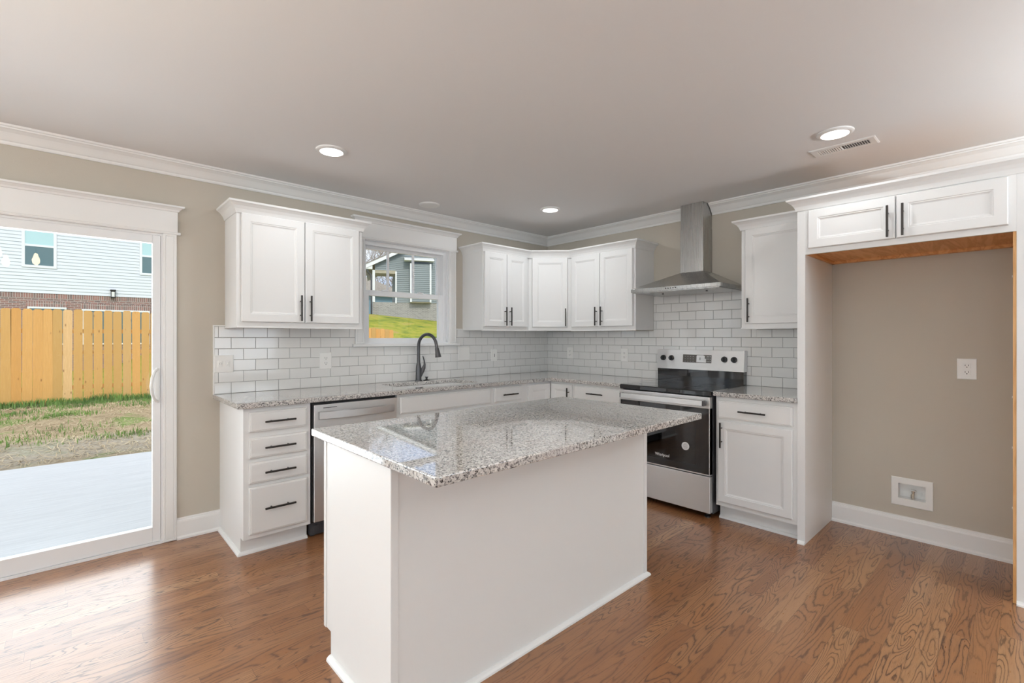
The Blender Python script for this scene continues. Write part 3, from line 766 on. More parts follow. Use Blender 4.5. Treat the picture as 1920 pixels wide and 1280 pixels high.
for k in range(4):
    for j in range(3): mark(.262 + .024 * k, .272 + .024 * k, 1.092 + .02 * j, 1.095 + .02 * j)
    if k < 3: mark(.458 + .013 * k, .465 + .013 * k, 1.092, 1.099); mark(.458 + .013 * k, .465 + .013 * k, 1.112, 1.119); mark(.458 + .013 * k, .465 + .013 * k, 1.132, 1.139)
b.build('display_print', None, bg)
for kx in (.060, .138, .604, .682):
    b = MB(); y0 = py(1.117)
    b.lathe((kx, y0, 1.117), [(.0245, .002), (.0245, -.004), (.021, -.008), (.020, -.020), (.0, -.020)], 24, 'y', False); b.mat(M['blackplastic'])
    b.box(kx - .0045, kx + .0045, y0 - .034, y0 - .018, 1.117 - .020, 1.117 + .020, .002)
    b.build('knob', None, bg)
    b2 = MB(); b2.lathe((kx, y0 - .0005, 1.117), [(.027, .001), (.027, -.0015), (.0245, -.0015), (.0245, .001)], 24, 'y', False); b2.build('knob_ring', M['steel'], bg)
# oven door
b = MB()
b.mat(M['steel']); b.box(.004, RW - .004, -.668, -.622, .790, .872, .003)
b.mat(M['cooktop']); b.box(.004, .110, -.664, -.624, .322, .790); b.box(RW - .110, RW - .004, -.664, -.624, .322, .790); b.box(.110, RW - .110, -.664, -.624, .322, .372); b.box(.110, RW - .110, -.664, -.624, .735, .790)
b.mat(M['steel']); b.box(.004, .010, -.666, -.624, .322, .790); b.box(RW - .010, RW - .004, -.666, -.624, .322, .790); b.box(.004, RW - .004, -.660, -.624, .312, .322)
od = b.build('oven_door', None, r)
b = MB(); b.box(.108, RW - .108, -.660, -.654, .370, .737); b.build('oven_window', M['ovenglass'], od)
b = MB(); b.mat(M['black']); b.box(.10, RW - .10, -.60, -.26, .36, .745)
# hollow look: darker cavity front is the body itself, racks stand in front of it
b.build('oven_cavity', None, r)
for z in (.47, .60):
    b = MB()
    for k in range(3): b.tube([(.112, -.645 + k * .014, z), (RW - .112, -.645 + k * .014, z)], .0022, 6)
    b.build('oven_rack', M['steel'], r)
b = MB(); b.hexa([(.040, -.715, .812), (RW - .040, -.715, .812), (RW - .040, -.700, .808), (.040, -.700, .808), (.040, -.712, .848), (RW - .040, -.712, .848), (RW - .040, -.698, .850), (.040, -.698, .850)])
b.mat(M['dark'])
for x in (.030, RW - .042): b.box(x, x + .012, -.712, -.668, .812, .848, .002)
b.mats.insert(0, M['steel']) if M['steel'] not in b.mats else None
b.mats = [M['steel'], M['dark']]
for i_, fc in enumerate(b.bm.faces): fc.material_index = 0 if i_ < 6 else 1
b.build('handle', None, od)
b = MB(); b.box(.004, RW - .004, -.664, -.622, .046, .306, .003); b.build('storage_drawer', M['steel'], r)
for x in (.05, RW - .05):
    for fy_ in (-.60, -.08):
        b = MB(); b.lathe((x, fy_, 0), [(.022, 0), (.022, .010), (.010, .014), (.010, .036)], 14); b.build('foot', M['blackplastic'], r)
# sticker and wordmark on the glass
b = MB(); b.lathe((.573, -.6642, .498), [(.030, 0), (.030, -.0006), (.0, -.0006)], 32, 'y', False); stk = b.build('sticker', M['white_text'], od)
b = MB()
for k, (hw_, z) in enumerate(((.010, .515), (.016, .507), (.018, .499), (.017, .491), (.012, .483))): b.box(.573 - hw_, .573 + hw_, -.6652, -.6646, z - .0014, z + .0014)
b.build('sticker_print', M['grey_text'], stk)
def text(par, s, x, y, z, size, mat, name, rotz=0):
    cu = bpy.data.curves.new('t', 'FONT'); cu.body = s; cu.size = size; cu.extrude = .0003; cu.align_x = 'CENTER'; cu.align_y = 'CENTER'; cu.space_character = .95; cu.offset = size * .012
    to = bpy.data.objects.new('t', cu); COL.objects.link(to); bpy.context.view_layer.update()
    me = bpy.data.meshes.new_from_object(to.evaluated_get(bpy.context.evaluated_depsgraph_get()))
    me.transform(Matrix.Translation((x, y, z)) @ Matrix.Rotation(R(90), 4, 'X'))
    bpy.data.objects.remove(to); bpy.data.curves.remove(cu)
    me.materials.clear(); me.materials.append(mat)
    o = bpy.data.objects.new(name, me); COL.objects.link(o); o.parent = par
    return o
text(od, 'Whirlpool', .385, -.6646, .400, .030, M['white_text'], 'wordmark')

# ------------------------------------------------------------------ range hood
h = thing('range_hood', 'stainless chimney range hood over the stove', 'range hood', (0, -1.427, 1.668), R(-90))
HW = .760; z0 = 0; cxm = .378
b = MB(); b.box(0, HW, -.490, 0, .008, .036, .001); b.mat(M['filter']); b.box(.012, HW - .012, -.478, -.01, .000, .010)
b.mats = [M['steel_hood'], M['filter']]
b.build('canopy_rim', None, h)
b = MB(); b.hexa([(0, -.490, .036), (HW, -.490, .036), (HW, 0, .036), (0, 0, .036), (cxm - .101, -.170, .178), (cxm + .101, -.170, .178), (cxm + .101, 0, .178), (cxm - .101, 0, .178)]); b.build('canopy', M['steel_hood'], h)
b = MB(); b.box(cxm - .100, cxm + .100, -.169, 0, .176, 2.21 - 1.668, .001); b.build('chimney_cover', M['steel_hood'], h)
b = MB(); b.box(cxm - .0975, cxm + .0975, -.1665, 0, 2.205 - 1.668, H - 1.668 - .001, .001); b.build('chimney_extension', M['steel_hood'], h)
for k in range(5):
    b = MB(); b.lathe((cxm - .055 + .021 * k, -.490, .022), [(.0045, 0), (.0045, -.003), (0, -.003)], 12, 'y', False); b.build('button', M['dark'], h)
for x in (.19, .57):
    b = MB(); b.lathe((x, -.30, .0), [(.008, .001), (.008, -.006), (0, -.006)], 12, cap=False); b.build('filter_latch', M['dark'], h)
for x in (.10, .66):
    b = MB(); b.lathe((x, -.40, .0), [(.026, .001), (.026, -.002), (0, -.002)], 20, cap=False); b.build('lamp_lens', M['plastic'], h)

# ------------------------------------------------------------------ fridge alcove
PZT = 2.106
for (y0, y1, lab) in ((-2.728, -2.772, 'tall white side panel left of the empty fridge alcove'), (-3.681, -3.724, 'tall white side panel at the far right of the fridge alcove')):
    t = thing('side_panel', lab, 'cabinet panel', (0, y0, 0), R(-90))
    wd = abs(y1 - y0)
    b = MB(); b.box(0, wd, -.612, 0, 0, PZT, .001)
    b.build('panel', M['white'], t)
    b = MB()
    if y0 > -3: b.sweep([(0, 0), (.019, 0), (.018, .008), (.012, .015), (.004, .019), (0, .019)], [(0.004, -.612), (wd, -.612)])
    else: b.sweep([(0, 0), (.019, 0), (.018, .008), (.012, .015), (.004, .019), (0, .019)], [(0, -.612), (wd, -.612), (wd, 0)])
    b.build('shoe_moulding', M['trim'], t)
    for z in (.45, .75, 1.0, 1.6):
        b = MB()
        if y0 > -3: b.lathe((wd, -.55, z), [(.004, 0), (.004, .0015), (0, .0015)], 8, 'x', False)
        else: b.lathe((-.013, -.55, z), [(.006, 0), (.006, -.003), (0, -.003)], 8, 'x', False)
        b.build('screw_cap', M['plastic'], t)
    if y0 < -3:
        b = MB(); b.box(-.012, 0, -.604, 0, 0, 1.815); b.build('bare_wood_lining', M['maple_v'], t)
t = thing('refrigerator_cabinet', 'white two-door cabinet bridging the empty fridge alcove', 'cabinet', (0, -2.772, 1.815), R(-90))
w = .909
b = MB(); b.mat(M['white'])
b.box(0, w, -.612, -.592, 1.815, PZT); b.mat(M['maple']); b.box(0, w, -.592, 0, 1.832, PZT)
b.box(.0, .020, -.592, 0, 1.815, 1.832); b.box(.0, w, -.045, 0, 1.815, 1.832)
b.box(w - .012, w, -.592, 0, 1.815, 1.832)
b.build('body', None, t)
cab_door(t, .020, .446, 1.848, 2.083, -.632, ('r', 1.942)); cab_door(t, .452, .882, 1.848, 2.083, -.632, ('l', 1.942))
b = MB(); b.sweep(ccrown(UT - .004), [(-.0445, 0), (-.0445, -.6125), (w + .0435, -.6125), (w + .0435, 0)]); b.build('crown_moulding', M['white'], t)
zfix(t)

# ------------------------------------------------------------------ island
IX0, IX1, IY0, IY1 = -3.215, -1.678, -2.302, -1.745
t = thing('kitchen_island', 'white panelled kitchen island base standing on the oak floor', 'island', (IX0, IY0, 0))
ox, oy = IX0, IY0; wI = IX1 - IX0; dI = IY1 - IY0
b = MB(); b.box(0, wI, 0, dI, .11, CT - .0305); b.box(0, wI, 0, dI - .062, 0, .11); b.build('body', M['white'], t)
for x0, x1, xs in ((-.003, .024, -.004), (wI - .024, wI + .003, wI - .002)):
    b = MB(); b.box(x0, x1, -.004, .003, .019, CT - .0305, .001); b.box(xs, xs + .006, -.003, .024, .019, CT - .0305, .001); b.build('corner_trim', M['white'], t)
b = MB(); b.box(-.004, .001, dI - .02, dI, .11, CT - .0305, .001); b.build('end_strip', M['white'], t)
b = MB(); shoe(b, [(0, dI - .062), (0, 0), (wI, 0), (wI, dI - .062)]); b.build('shoe_moulding', M['trim'], t)
yb_ = -(dI) - 0
for k in range(3):
    # doors on the kitchen side (facing +y): build in a frame rotated by 180 degrees
    x0 = .02 + k * (wI - .03) / 3; x1 = x0 + (wI - .03) / 3 - .01
    b = MB(); yf = -.021
    b.front(x0, x1, .135, .69, -.001, [(0, yf + .004), (.004, yf), (.050, yf), (.053, yf + .003), (.058, yf + .003), (.063, yf + .007), (.068, yf + .0085)])
    q = b.build('door', M['white'], t); q.location = (wI, dI, 0); q.rotation_euler = (0, 0, R(180)); pull(q, x0 + .03, .6, yf, True)
    b = MB(); b.front(x0, x1, .71, .862, -.001, [(0, yf + .005), (.003, yf + .003), (.007, yf + .003), (.010, yf)])
    q = b.build('drawer', M['white'], t); q.location = (wI, dI, 0); q.rotation_euler = (0, 0, R(180)); pull(q, (x0 + x1) / 2, .786, yf, False)
b = MB(); b.slab([(-3.252, -2.618), (-1.640, -2.598), (-1.640, -1.672), (-3.244, -1.672)], CT - .030, CT, (), .004)
tag(b.build('worktop', M['granite'], loc=(-3.252, -2.6, CT - .03)), 'large rectangular speckled granite worktop on the island', 'worktop')

# ------------------------------------------------------------------ plates, outlets
def outlet_face(b, x, z, y):
    b.mat(M['plastic'])
    for dz in (-.020, .020): b.box(x - .017, x + .017, y - .0025, y + .001, z + dz - .0145, z + dz + .0145, .001)
    b.mat(M['slot'])
    for dz in (-.020, .020):
        b.box(x - .0085, x - .0060, y - .0031, y - .002, z + dz - .002, z + dz + .007); b.box(x + .0060, x + .0085, y - .0031, y - .002, z + dz - .002, z + dz + .007)
        b.lathe((x, y - .002, z + dz - .008), [(.003, 0), (.003, -.0011), (0, -.0011)], 8, 'y', False)
def plate(name, label, cat, loc_, rz, w, hh, kind, group=None, off=.0085, dx=0):
    t = thing(name, label, cat, loc_, rz, group)
    b = MB(); b.front(-w / 2, w / 2, -hh / 2, hh / 2, -off, [(0, -off - .003), (.003, -off - .0055)]); b.build('wall_plate', M['plastic'], t)
    y = -off - .0055
    if kind == 'outlet':
        b = MB(); outlet_face(b, dx, 0, y); b.build('socket', None, t)
    elif kind == 'rocker':
        b = MB(); b.box(-.016, .016, y - .003, y + .001, -.033, .033, .001); b.mat(M['slot']); b.mats = [M['plastic'], M['slot']]; b.build('switch', None, t)
        b = MB(); b.box(-.003, .003, y - .0036, y - .003, -.02, .012); b.build('indicator', M['slot'], t)
    elif kind == 'toggle2':
        for x in (-.023, .023):
            b = MB(); b.box(x - .012, x + .012, y - .002, y + .001, -.022, .022, .001); b.box(x - .004, x + .004, y - .014, y, -.004, .010, .001); b.build('switch', M['plastic'], t)
    return t
plate('light_switch', 'double switch plate at the left end of the tile', 'switch', (-3.224, 0, 1.118), 0, .116, .117, 'toggle2')
plate('wall_outlet', 'white outlet on tile between the end switch and the faucet', 'outlet', (-2.532, 0, 1.117), 0, .094, .128, 'outlet')
plate('blank_wall_plate', 'wide blank white plate on tile right of the window sill', 'wall plate', (-1.190, 0, 1.140), 0, .135, .128, 'blank')
plate('light_switch', 'single rocker switch on tile left of the room corner', 'switch', (-.808, 0, 1.118), 0, .080, .122, 'rocker')
plate('wall_outlet', 'white outlet on tile closest to the room corner', 'outlet', (0, -.346, 1.128), R(-90), .080, .122, 'outlet')
plate('wall_outlet', 'white outlet on tile just left of the stove', 'outlet', (0, -1.040, 1.124), R(-90), .080, .128, 'outlet')
plate('wall_outlet', 'white outlet on the beige wall of the fridge alcove', 'outlet', (0, -3.468, 1.106), R(-90), .088, .126, 'outlet', off=0)
t = thing('water_supply_box', 'white recessed water valve box low on the fridge alcove wall', 'valve box', (0, -3.210, .2925), R(-90))
b = MB()
ring = lambda i, y, ww=.105, hh=.0915: [(-ww + i, y, -hh + i), (ww - i, y, -hh + i), (ww - i, y, hh - i), (-ww + i, y, hh - i)]
rin = lambda y: [(-.068, y, -.0425), (.068, y, -.0425), (.068, y, .0535), (-.068, y, .0535)]
b.rings([ring(0, 0), ring(0, -.004), ring(.004, -.007), rin(-.007), rin(.055)], False, True); b.build('box', M['plastic'], t, fix=False)
b = MB(); b.lathe((.004, .02, -.043), [(.007, 0), (.007, .045), (.010, .047), (.010, .055), (.0, .055)], 12, cap=False); b.tube([(.004, .02, -.012), (.004, -.004, -.014)], .007, 10); b.tube([(.004, -.004, -.008), (.004, -.004, -.032)], .009, 10)
v = b.build('valve', M['brass'], t, smooth=True)
b = MB(); b.box(-.012, .020, .012, .028, .008, .016, .003); b.build('valve_handle', M['plastic'], v)

# ------------------------------------------------------------------ ceiling fittings
def can(x, y, label, lit=True, power=4.8, group=None, spill=True):
    t = thing('recessed_light', label, 'ceiling light', (x, y, H), 0, group)
    b = MB(); b.lathe((0, 0, 0), [(.088, 0), (.087, -.006), (.080, -.011), (.070, -.013), (.066, -.012), (.066, -.004)], 40, cap=False); b.build('trim_ring', M['trim'], t, smooth=True)
    b = MB(); b.lathe((0, 0, -.0115), [(.0665, 0), (.05, -.001), (0, -.001)], 40, cap=False); b.build('lens', M['lamp'] if lit else M['plastic'], t)
    if lit:
        l = bpy.data.lights.new('lamp_light', 'AREA'); l.shape = 'DISK'; l.size = .13; l.energy = power; l.color = (.94, .975, 1)
        o = bpy.data.objects.new('lamp_light', l); COL.objects.link(o); o.location = (x, y, H - .016)
    return t
can(-2.838, -.880, 'lit recessed light above the worktop left of the window')
can(-.905, -.880, 'lit recessed light near the room corner')
can(-.908, -3.000, 'lit recessed light beside the ceiling vent', power=2.2)
can(-2.838, -3.000, 'lit recessed light above the island, beyond the top of the photo')
can(-4.9, -5.4, 'added lit recessed light over the unseen room behind the camera, left row'); can(-2.2, -5.4, 'added lit recessed light over the unseen room behind the camera, right row')  # two unseen cans added to help light the room
can(-1.760, -.285, 'small unlit round white ceiling fitting above the sink window', lit=False)
t = thing('ceiling_vent', 'white slotted air vent beside a lit ceiling light', 'vent', (-.643, -2.980, H))
b = MB(); 
b.rings([[(-.068, -.162, 0), (.068, -.162, 0), (.068, .162, 0), (-.068, .162, 0)], [(-.068, -.162, -.003), (.068, -.162, -.003), (.068, .162, -.003), (-.068, .162, -.003)],
         [(-.060, -.154, -.006), (.060, -.154, -.006), (.060, .154, -.006), (-.060, .154, -.006)], [(-.036, -.130, -.006), (.036, -.130, -.006), (.036, .130, -.006), (-.036, .130, -.006)],
         [(-.036, -.130, -.001), (.036, -.130, -.001), (.036, .130, -.001), (-.036, .130, -.001)]], False, False)
b.build('frame', M['trim'], t, fix=False)
b = MB(); b.box(-.036, .036, -.130, .130, -.0018, -.0006); b.build('duct_shade', M['dark'], t)  # dark plate, the shade inside the duct put into its colour
for k in range(22):
    y = -.124 + k * .0118; s_ = .005 if k < 11 else -.005
    b = MB(); b.hexa([(-.036, y - .0012 - s_, -.006), (.036, y - .0012 - s_, -.006), (.036, y + .0012 - s_, -.006), (-.036, y + .0012 - s_, -.006), (-.036, y - .0012, -.002), (.036, y - .0012, -.002), (.036, y + .0012, -.002), (-.036, y + .0012, -.002)])
    b.build('slat', M['trim'], t)

for lx, ly, lab in ((-6.7, -6.9, 'added torchiere uplight, unseen in the back left corner of the room'), (-1.0, -5.3, 'added torchiere uplight, unseen by the wall past the fridge alcove'), (-6.8, -1.3, 'added torchiere uplight, unseen left of the glass door')):  # unseen uplights added to brighten the ceiling softly and evenly
    t = thing('added_uplight', lab, 'added uplight', (lx, ly, 0))
    b = MB(); b.lathe((0, 0, 0), [(.14, 0), (.14, .012), (.03, .025)], 28); b.build('base', M['bronze'], t)
    b = MB(); b.tube([(0, 0, .02), (0, 0, 1.62)], .011, 10); b.build('pole', M['bronze'], t)
    b = MB(); b.lathe((0, 0, 1.62), [(.02, 0), (.10, .02), (.17, .07), (.20, .13), (.195, .13), (.16, .075), (.09, .028), (.0, .012)], 32, cap=False); b.build('lamp_shade', M['trim'], t, smooth=True)
    l = bpy.data.lights.new('lamp_light', 'AREA'); l.shape = 'DISK'; l.size = .22; l.energy = UPW; l.color = (.90, .96, 1)
    o = bpy.data.objects.new('lamp_light', l); COL.objects.link(o); o.location = (lx, ly, 1.752); o.rotation_euler = (R(180), 0, 0)
# dining chandelier near the glass door (its lit bulbs are mirrored in the glass)
t = thing('chandelier', 'dining chandelier with lit clear bulbs, mirrored in the glass door', 'chandelier', (-4.68, -2.30, H))
b = MB(); b.lathe((0, 0, 0), [(.06, 0), (.06, -.02), (.01, -.025)], 20); b.tube([(0, 0, -.02), (0, 0, -.24)], .006, 8); b.build('stem', M['bronze'], t)
for k, (dx, dy) in enumerate(((.46, -.05), (.25, .32), (-.2, .38), (-.45, .0), (-.2, -.38), (.25, -.36))):
    b = MB(); b.tube([(0, 0, -.23), (dx * .5, dy * .5, -.26), (dx, dy, -.30), (dx, dy, -.36)], .006, 8); a = b.build('arm', M['bronze'], t)
    b = MB(); b.tube([(dx, dy, -.36), (dx, dy, -.385), (dx, dy, -.42), (dx, dy, -.45), (dx, dy, -.468)], [.010, .016, .028, .024, .006], 14)
    b.build('bulb', M['bulb'], a, smooth=True)
pl = bpy.data.lights.new('chandelier_light', 'POINT'); pl.energy = 14; pl.shadow_soft_size = .3; pl.color = (1, .9, .75)
po = bpy.data.objects.new('chandelier_light', pl); COL.objects.link(po); po.location = (-4.75, -2.3, 1.85)

# ================================================================== outdoors
# patio
b = MB(); b.box(-9.0, -2.6, .15, 3.48, -.30, -.08); tag(b.build('patio_slab', M['concrete']), kind='structure')
def ss(a, c, x):
    t = min(1, max(0, (x - a) / (c - a))); return t * t * (3 - 2 * t)
def gz(x, y):
    base = -.13 + .10 * ss(3.4, 9, y) - .0 * x
    if y < 8.6: base += .05 * noise.noise(Vector((x * .9, y * .9, 0)))
    hill = ss(9.4, 22.5, y) * (2.62 - .062 * (x - 9.3)) * ss(-3.5, 3.0, x)
    far = ss(24, 40, y) * .6
    return base + hill + far + .03 * noise.noise(Vector((x * .5, y * .5, 3)))
bm = bmesh.new(); NX, NY = 110, 120; vv = []
for j in range(NY + 1):
    y = .16 + (70 - .16) * (j / NY) ** 1.7
    row = []
    for i in range(NX + 1):
        x = -22 + 62 * i / NX; row.append(bm.verts.new((x, y, gz(x, y) if not (y < 3.4 and -9 < x < -2.6) else -.2)))
    vv.append(row)
for j in range(NY):
    for i in range(NX): bm.faces.new((vv[j][i], vv[j][i + 1], vv[j + 1][i + 1], vv[j + 1][i]))
me = bpy.data.meshes.new('lawn'); bm.to_mesh(me); bm.free(); me.materials.append(M['ground']); me.shade_smooth()
lo_ = bpy.data.objects.new('lawn', me); COL.objects.link(lo_); tag(lo_, kind='structure')

def blades(name, label, cat, mat, n, area_fn, h0, h1, wd, lay=0):
    bm = bmesh.new()
    for _ in range(n):
        x, y, sc = area_fn()
        z = gz(x, y) - .005; a = random.uniform(0, 2 * math.pi); hh = random.uniform(h0, h1) * sc
        dx, dy = math.cos(a), math.sin(a)
        if lay:
            p = [(x, y, z + .012), (x + dx * hh * .5, y + dy * hh * .5, z + .02 + random.uniform(0, .03)), (x + dx * hh, y + dy * hh, z + .012)]
        else:
            le = random.uniform(.1, .5) * hh; p = [(x, y, z), (x + dx * le * .3, y + dy * le * .3, z + hh * .6), (x + dx * le, y + dy * le, z + hh)]
        px, py_ = -dy * wd, dx * wd
        v = [bm.verts.new((p[0][0] - px, p[0][1] - py_, p[0][2])), bm.verts.new((p[0][0] + px, p[0][1] + py_, p[0][2])),
             bm.verts.new((p[1][0] + px * .8, p[1][1] + py_ * .8, p[1][2])), bm.verts.new((p[1][0] - px * .8, p[1][1] - py_ * .8, p[1][2])), bm.verts.new(p[2])]
        bm.faces.new((v[0], v[1], v[2], v[3])); bm.faces.new((v[3], v[2], v[4]))
    me = bpy.data.meshes.new(name); bm.to_mesh(me); bm.free(); me.materials.append(mat)
    o = bpy.data.objects.new(name, me); COL.objects.link(o); tag(o, label, cat, kind='stuff'); return o
cl = [(random.uniform(-7.5, -1.5), random.uniform(4.2, 9.0), random.uniform(.12, .4)) for _ in range(34)]
def a_fence():
    x = random.uniform(-8, -1.2); k = noise.noise(Vector((x * 1.3, 0, 5)))
    return x, 9.22 - abs(random.gauss(0, .10)), .55 + max(0, k) * 1.3
def a_clump():
    x, y, s_ = random.choice(cl); return x + random.gauss(0, s_), min(9.2, max(3.6, y + random.gauss(0, s_ * .6))), .6
blades('grass', 'tall green grass growing along the foot of the wooden fence', 'grass', M['grass'], 5200, a_fence, .10, .30, .006)
blades('grass', 'short green grass clumps scattered over the straw yard', 'grass', M['grass'], 5200, a_clump, .05, .16, .006)
blades('straw', 'loose dry straw spread over the yard', 'straw', M['straw'], 9000, lambda: (random.uniform(-8, -1), random.uniform(3.7, 9.1), 1), .12, .3, .004, 1)

# picket fence
f = thing('wooden_fence', 'new pine dog-ear picket fence across the back yard', 'fence', (-8.1, 9.30, 0))
fx, fy = -8.1, 9.30
def ftop(x): return 1.85 if x < -2.3 else 1.85 - .33 * min(1, (x + 2.3) / 5.5)
i = 0; x = fx
while x < 3.15:
    wd = .139; gap = .002 + (.014 if -4.15 < x < -2.3 else .003 * random.random())
    z0_, z1_ = -.05, ftop(x) + random.uniform(-.012, .012); dg = .028
    lx = x - fx
    b = MB(); prof = [(0, z0_), (wd, z0_), (wd, z1_ - dg), (wd - dg, z1_), (dg, z1_), (0, z1_ - dg)]
    b.rings([[(px, -.009, pz) for px, pz in prof], [(px, .009, pz) for px, pz in prof]])
    o = b.build('picket', M['pine'], f); o.location = (lx, 0, 0)
    if i > 0 and i % 1 == 0: o.rotation_euler = (0, R(random.uniform(-.25, .25)), 0)
    x += wd + gap; i += 1
for z in (.25, .95, 1.38):
    b = MB(); b.box(0, 11.25, .010, .048, z, z + .085); b.build('rail', M['pine'], f)
for k in range(6):
    b = MB(); b.box(.05 + 2.22 * k, .14 + 2.22 * k, .048, .138, -.1, min(1.75, ftop(fx + 2.22 * k) - .05)); b.build('post', M['pine'], f)

# lap siding wall helper: saw-tooth profile along z, length in x
def siding(b, x0, x1, z0, z1, y, lap=.127, depth=.024, top=None):
    z = z0
    while z < z1 - 1e-4:
        zz = min(z + lap, z1)
        xa, xb = x0, x1
        if top:   # gable clip: top(z) returns the allowed x range
            xa, xb = top(zz); xa, xb = max(xa, x0), min(xb, x1)
            if xb - xa < .05: break
        b.hexa([(xa, y - depth, z), (xb, y - depth, z), (xb, y + .02, z), (xa, y + .02, z), (xa, y, zz), (xb, y, zz), (xb, y + .02, zz), (xa, y + .02, zz)])
        z = zz
# white neighbour house
Y = 22.0
n = thing('neighbour_house', 'white sided house with a red brick lower storey behind the fence', 'house', (-6, Y, 0))
def N(mb, name, mat, par, base=(-6, Y, 0), **k):
    bmesh.ops.translate(mb.bm, verts=mb.bm.verts, vec=[-c for c in base]); return mb.build(name, mat, par, **k)
b = MB(); b.box(-14, 1.5, Y + .02, Y + 9, 3.0, 6.4); siding(b, -14, 1.5, 2.99, 6.3, Y); N(b, 'siding_wall', M['siding_white'], n)
b = MB(); b.mat(M['soldier']); b.box(-14, 1.5, Y + .0, Y + .3, 2.80, 2.99); b.mat(M['redbrick']); b.box(-14, 1.5, Y + .01, Y + 9, -.3, 2.80)
b.mat(M['soldier']); b.box(-5.25, -4.10, Y - .02, Y + .02, 2.47, 2.69); b.box(-3.70, -1.48, Y - .02, Y + .02, 2.43, 2.66)
N(b, 'brick_wall', None, n)
b = MB(); b.hexa([(-14.5, Y - .5, 6.3), (2.0, Y - .5, 6.3), (2.0, Y + 9.5, 6.3), (-14.5, Y + 9.5, 6.3), (-14.5, Y + 4.4, 8.6), (2.0, Y + 4.4, 8.6), (2.0, Y + 4.6, 8.6), (-14.5, Y + 4.6, 8.6)]); N(b, 'roof', M['roof'], n)
def hwin(x0, x1, z0, z1, zm, par=n, base=(-6, Y, 0)):
    f_ = MB(); e = .09
    f_.box(x0 - e, x0, Y - .05, Y, z0 - e, z1 + e); f_.box(x1, x1 + e, Y - .05, Y, z0 - e, z1 + e); f_.box(x0, x1, Y - .05, Y, z0 - e, z0); f_.box(x0, x1, Y - .05, Y, z1, z1 + e); f_.box(x0, x1, Y - .045, Y, zm - .04, zm + .04)
    w_ = N(f_, 'window', M['vinyl'], par, base)
    q = MB(); q.box(x0, x1, Y - .03, Y - .015, z0, zm - .04); N(q, 'lower_pane', M['winglass'], w_, base)
    q = MB(); q.box(x0, x1, Y - .03, Y - .015, zm + .04, z1); N(q, 'upper_pane', M['winblind'], w_, base)
hwin(-5.27, -4.49, 4.05, 5.62, 4.80); hwin(-1.76, -.95, 4.05, 5.62, 4.78); hwin(-9.2, -8.4, 4.05, 5.62, 4.80)
for x0, x1, z1 in ((-5.15, -4.18, 2.47), (-3.62, -1.56, 2.43)):
    f_ = MB(); e = .06
    f_.box(x0 - e, x0, Y - .05, Y, 1.0, z1); f_.box(x1, x1 + e, Y - .05, Y, 1.0, z1); f_.box(x0, x1, Y - .05, Y, 1.0, 1.06); f_.box(x0 - e, x1 + e, Y - .06, Y, z1 - .07, z1)
    w_ = N(f_, 'window', M['vinyl'], n)
    q = MB(); q.box(x0, x1, Y - .03, Y - .015, 1.06, z1 - .07); N(q, 'pane', M['winglass'], w_)
t = thing('wall_lantern', 'small black wall lantern on the white neighbour house', 'lantern', (-2.72, Y - .02, 2.93))
b = MB(); b.box(-.07, .07, -.02, .02, 0, .33); b.box(-.09, .09, -.18, 0, .28, .33, .01); b.box(-.075, .075, -.17, -.02, .0, .03); 
for sx in (-.07, .06):
    for sy in (-.17, -.03): b.box(sx, sx + .012, sy, sy + .012, .02, .29)
b.build('housing', M['black'], t)
b = MB(); b.box(-.05, .05, -.15, -.04, .04, .24); b.build('lantern_glass', M['plastic'], t)

# grey neighbour house on the rise, turned towards the kitchen window
GB = (9.3, 23.0, 0)
n = thing('neighbour_house', 'grey sided house on a pale brick base seen through the sink window', 'house', GB, R(-27))
def G(mb, name, mat, par=n): return mb.build(name, mat, par)
PT = .503; RZ0 = 5.72
def gab(z): return ((z - RZ0) / PT if z > RZ0 else 0, 9.6 - max(0, (z - RZ0)) / PT)
b = MB(); siding(b, 1.36, 9.6, 3.42, 8.1, 0, .118, .030, top=gab); b.box(1.38, 9.58, .02, 8, 3.42, 5.7)
siding(b, .14, 1.36, 5.35, 8.1, 0, .118, .030, top=gab); G(b, 'siding_wall', M['siding_grey'])
b = MB(); b.box(0, 9.6, 0, .25, .6, 3.42); b.box(0, .2, .25, 8, .6, 3.42); b.box(.2, 9.6, .25, 8, 3.3, 3.42); G(b, 'brick_base', M['greybrick'])
b = MB(); b.box(.14, 1.36, .02, 2.6, 5.30, 5.35); b.hexa([(.14, -.02, 5.16), (1.36, -.02, 5.16), (1.36, .15, 5.16), (.14, .15, 5.16), (.14, -.02, 5.35), (1.36, -.02, 5.35), (1.36, .15, 5.35), (.14, .15, 5.35)]); G(b, 'porch_ceiling', M['porch_tan'])
for y_ in (-.03, 2.5):
    b = MB(); b.box(0, .14, y_, y_ + .15, 3.42, 5.35); G(b, 'porch_post', M['trim'])
b = MB()
b.hexa([(-.42, -.33, 5.38), (4.80, -.33, 8.02), (4.80, -.28, 8.02), (-.42, -.28, 5.38), (-.42, -.33, 5.60), (4.80, -.33, 8.24), (4.80, -.28, 8.24), (-.42, -.28, 5.60)])
b.hexa([(4.80, -.33, 8.02), (10.0, -.33, 5.38), (10.0, -.28, 5.38), (4.80, -.28, 8.02), (4.80, -.33, 8.24), (10.0, -.33, 5.60), (10.0, -.28, 5.60), (4.80, -.28, 8.24)])
b.hexa([(-.42, -.28, 5.36), (.0, -.28, 5.36), (.0, 0, 5.36), (-.42, 0, 5.36), (-.42, -.28, 5.44), (.0, -.28, 5.60), (.0, 0, 5.60), (-.42, 0, 5.44)])
G(b, 'gable_trim', M['trim'])
